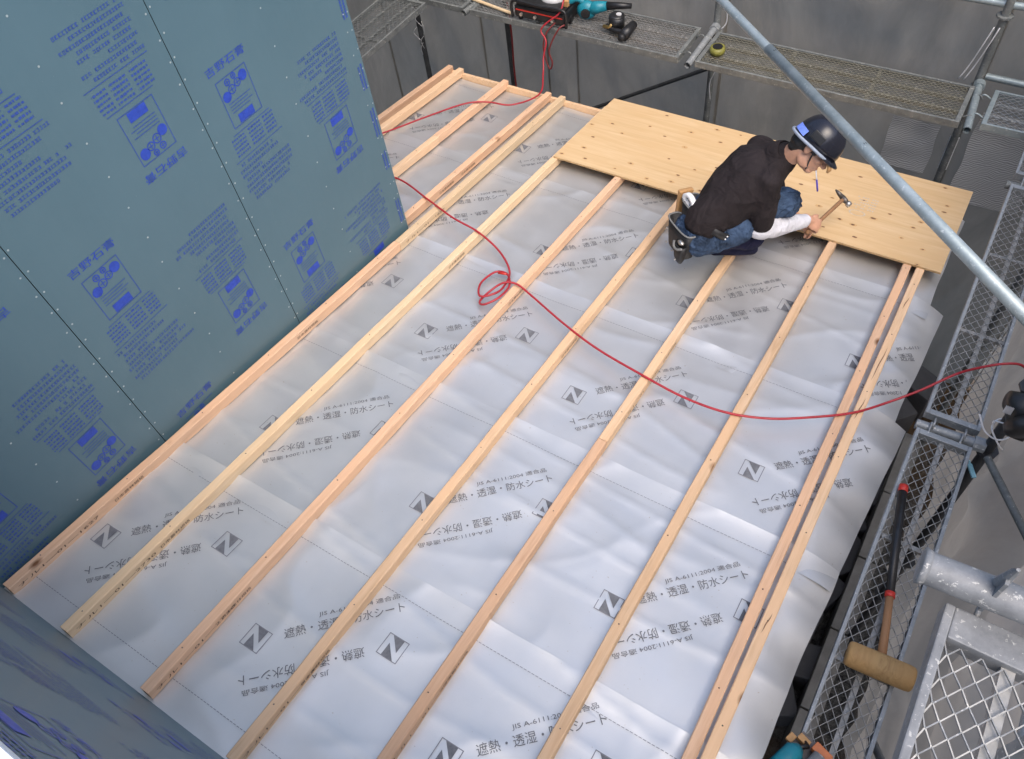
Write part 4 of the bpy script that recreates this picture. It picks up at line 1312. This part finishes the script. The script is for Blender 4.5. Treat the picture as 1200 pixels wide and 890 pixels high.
# pouch behind his right hip
pc = V((1.60, 3.315, .095)); pf = V((-.62, -.785, 0)).normalized(); ps_ = V((.785, -.62, 0)).normalized()
PX = RF @ (Matrix.Translation(pc + V((0, 0, -.015))) @ (Matrix((ps_, pf, V((0, 0, 1)))).transposed() @ Matrix.Diagonal((1.40, 1.15, 1.05))).to_4x4())
def bag(name, x0, x1, d0, d1, z0, z1, taper, mat, X):
    mb = MB()
    n = 20
    def ringp(sx, sy, z): return [((x0 + x1) / 2 + (x1 - x0) / 2 * sx * math.copysign(abs(math.cos(6.2832 * k / n)) ** .6, math.cos(6.2832 * k / n)), (d0 + d1) / 2 + (d1 - d0) / 2 * sy * math.copysign(abs(math.sin(6.2832 * k / n)) ** .6, math.sin(6.2832 * k / n)), z) for k in range(n)]
    rows = [ringp(taper * .7, .5, z0), ringp(taper, .82, z0 + .025), ringp((1 + taper) / 2, .95, (z0 + z1) / 2), ringp(1, 1, z1), ringp(.93, .88, z1), ringp(.8, .7, z0 + .05)]
    for r_ in rows: mb.v += r_
    for a in range(5):
        for k in range(n): mb.f.append((a * n + k, a * n + (k + 1) % n, (a + 1) * n + (k + 1) % n, (a + 1) * n + k)); mb.mi.append(0)
    mb.f.append(tuple(range(n))[::-1]); mb.mi.append(0)
    mb.f.append(tuple(5 * n + k for k in range(n))); mb.mi.append(0)
    o = mb.build(name, mat, belt, True, X)
    return rows[3]
r1 = bag('pouch', -.095, .095, -.06, .05, .03, .265, .82, 'black_leather', PX)
r2 = bag('front_pouch', -.085, .085, .03, .115, .0, .18, .8, 'black_leather', PX)
mb = MB(); mb.tube(r1 + [r1[0]], .0045, 6, 0, False); mb.tube([(p[0], p[1], p[2] - .0) for p in r2 + [r2[0]]], .0045, 6, 0, False); mb.build('pouch_rim', 'grey_trim', belt, True, PX)
bag('small_pocket', .02, .085, .095, .135, .01, .12, .85, 'black_leather', PX)
mb = MB(); mb.tube(spline([(.022, .13, .12), (.04, .142, .105), (.065, .142, .105), (.084, .13, .12)], 5), .006, 6); mb.build('pocket_rim', 'grey_trim', belt, True, PX)
mb = MB(); mb.ell((.052, .115, .128), (.018, .014, .014)); mb.build('metal_tool', 'steel', belt, True, PX)
for x, y, z in ((-.05, .117, .04), (.0, .119, .03), (.055, .138, .03), (-.07, .11, .11)):
    mb = MB(); mb.ell((x, y, z), (.006, .004, .006), None, 8, 6); mb.build('rivet', 'steel', belt, True, PX)
mb = MB()
tpx = Matrix.Translation((-.075, -.005, .30))
prof = [(.022, -.012), (.042, -.012), (.042, .012), (.022, .012)]
n = 20
for k in range(n):
    a = 6.2832 * k / n
    for r_, z in prof: mb.v.append((-.04 + r_ * math.cos(a), .03 + z * .9 + .0, .275 + r_ * math.sin(a)))
for k in range(n):
    for i in range(4): mb.f.append((k * 4 + i, ((k + 1) % n) * 4 + i, ((k + 1) % n) * 4 + (i + 1) % 4, k * 4 + (i + 1) % 4)); mb.mi.append(0)
mb.build('tape_ring', 'white', belt, True, PX)
mb = MB(); mb.box((-.122, -.035, .13), (-.10, .04, .285)); mb.build('leather_sheath', 'leather_tan', belt, mat_w=PX, bevel=.008)
# hammer
hm = empty('hammer', 'wooden handled hammer raised in the worker right hand', 'hammer', RF @ Matrix.Translation(ham_c))
e0 = ham_c - ham_d * .07; e1_ = ham_c + ham_d * .27
mb = MB(); mb.tube([e0, ham_c, ham_c + ham_d * .12, e1_], [.0135, .012, .011, .012], 10); mb.build('handle', 'wood_brown', hm, True, RF)
hs = ham_d.cross(V((0, 0, 1))).normalized(); hv = V((.78, -.25, -.55)); hv = (hv - ham_d * hv.dot(ham_d)).normalized()
hc = e1_ + ham_d * -.012
mb = MB(); mb.tube([hc - hv * .012, hc + hv * .02, hc + hv * .028], [.017, .0155, .012], 10); mb.tube([hc - hv * .012, hc - hv * .045, hc - hv * .07], [.015, .011, .004], 8); mb.build('head', 'steel_dark', hm, True, RF)
mb = MB(); mb.tube([hc + hv * .026, hc + hv * .034, hc + hv * .054], [.011, .0175, .0175], 12); mb.build('striking_face', 'steel', hm, True, RF)
# pen
mo = hd(.098, -.008, -.076); pd = V((.30, .0, -.95)).normalized()
pn = empty('pen', 'violet pen held in the worker mouth', 'pen', RF @ Matrix.Translation(mo))
mb = MB(); mb.tube([mo, mo + pd * .055], .0035, 8); mb.build('barrel', 'white', pn, True, RF)
mb = MB(); mb.tube([mo + pd * .05, mo + pd * .115], .0048, 8); mb.build('cap', 'violet', pn, True, RF)
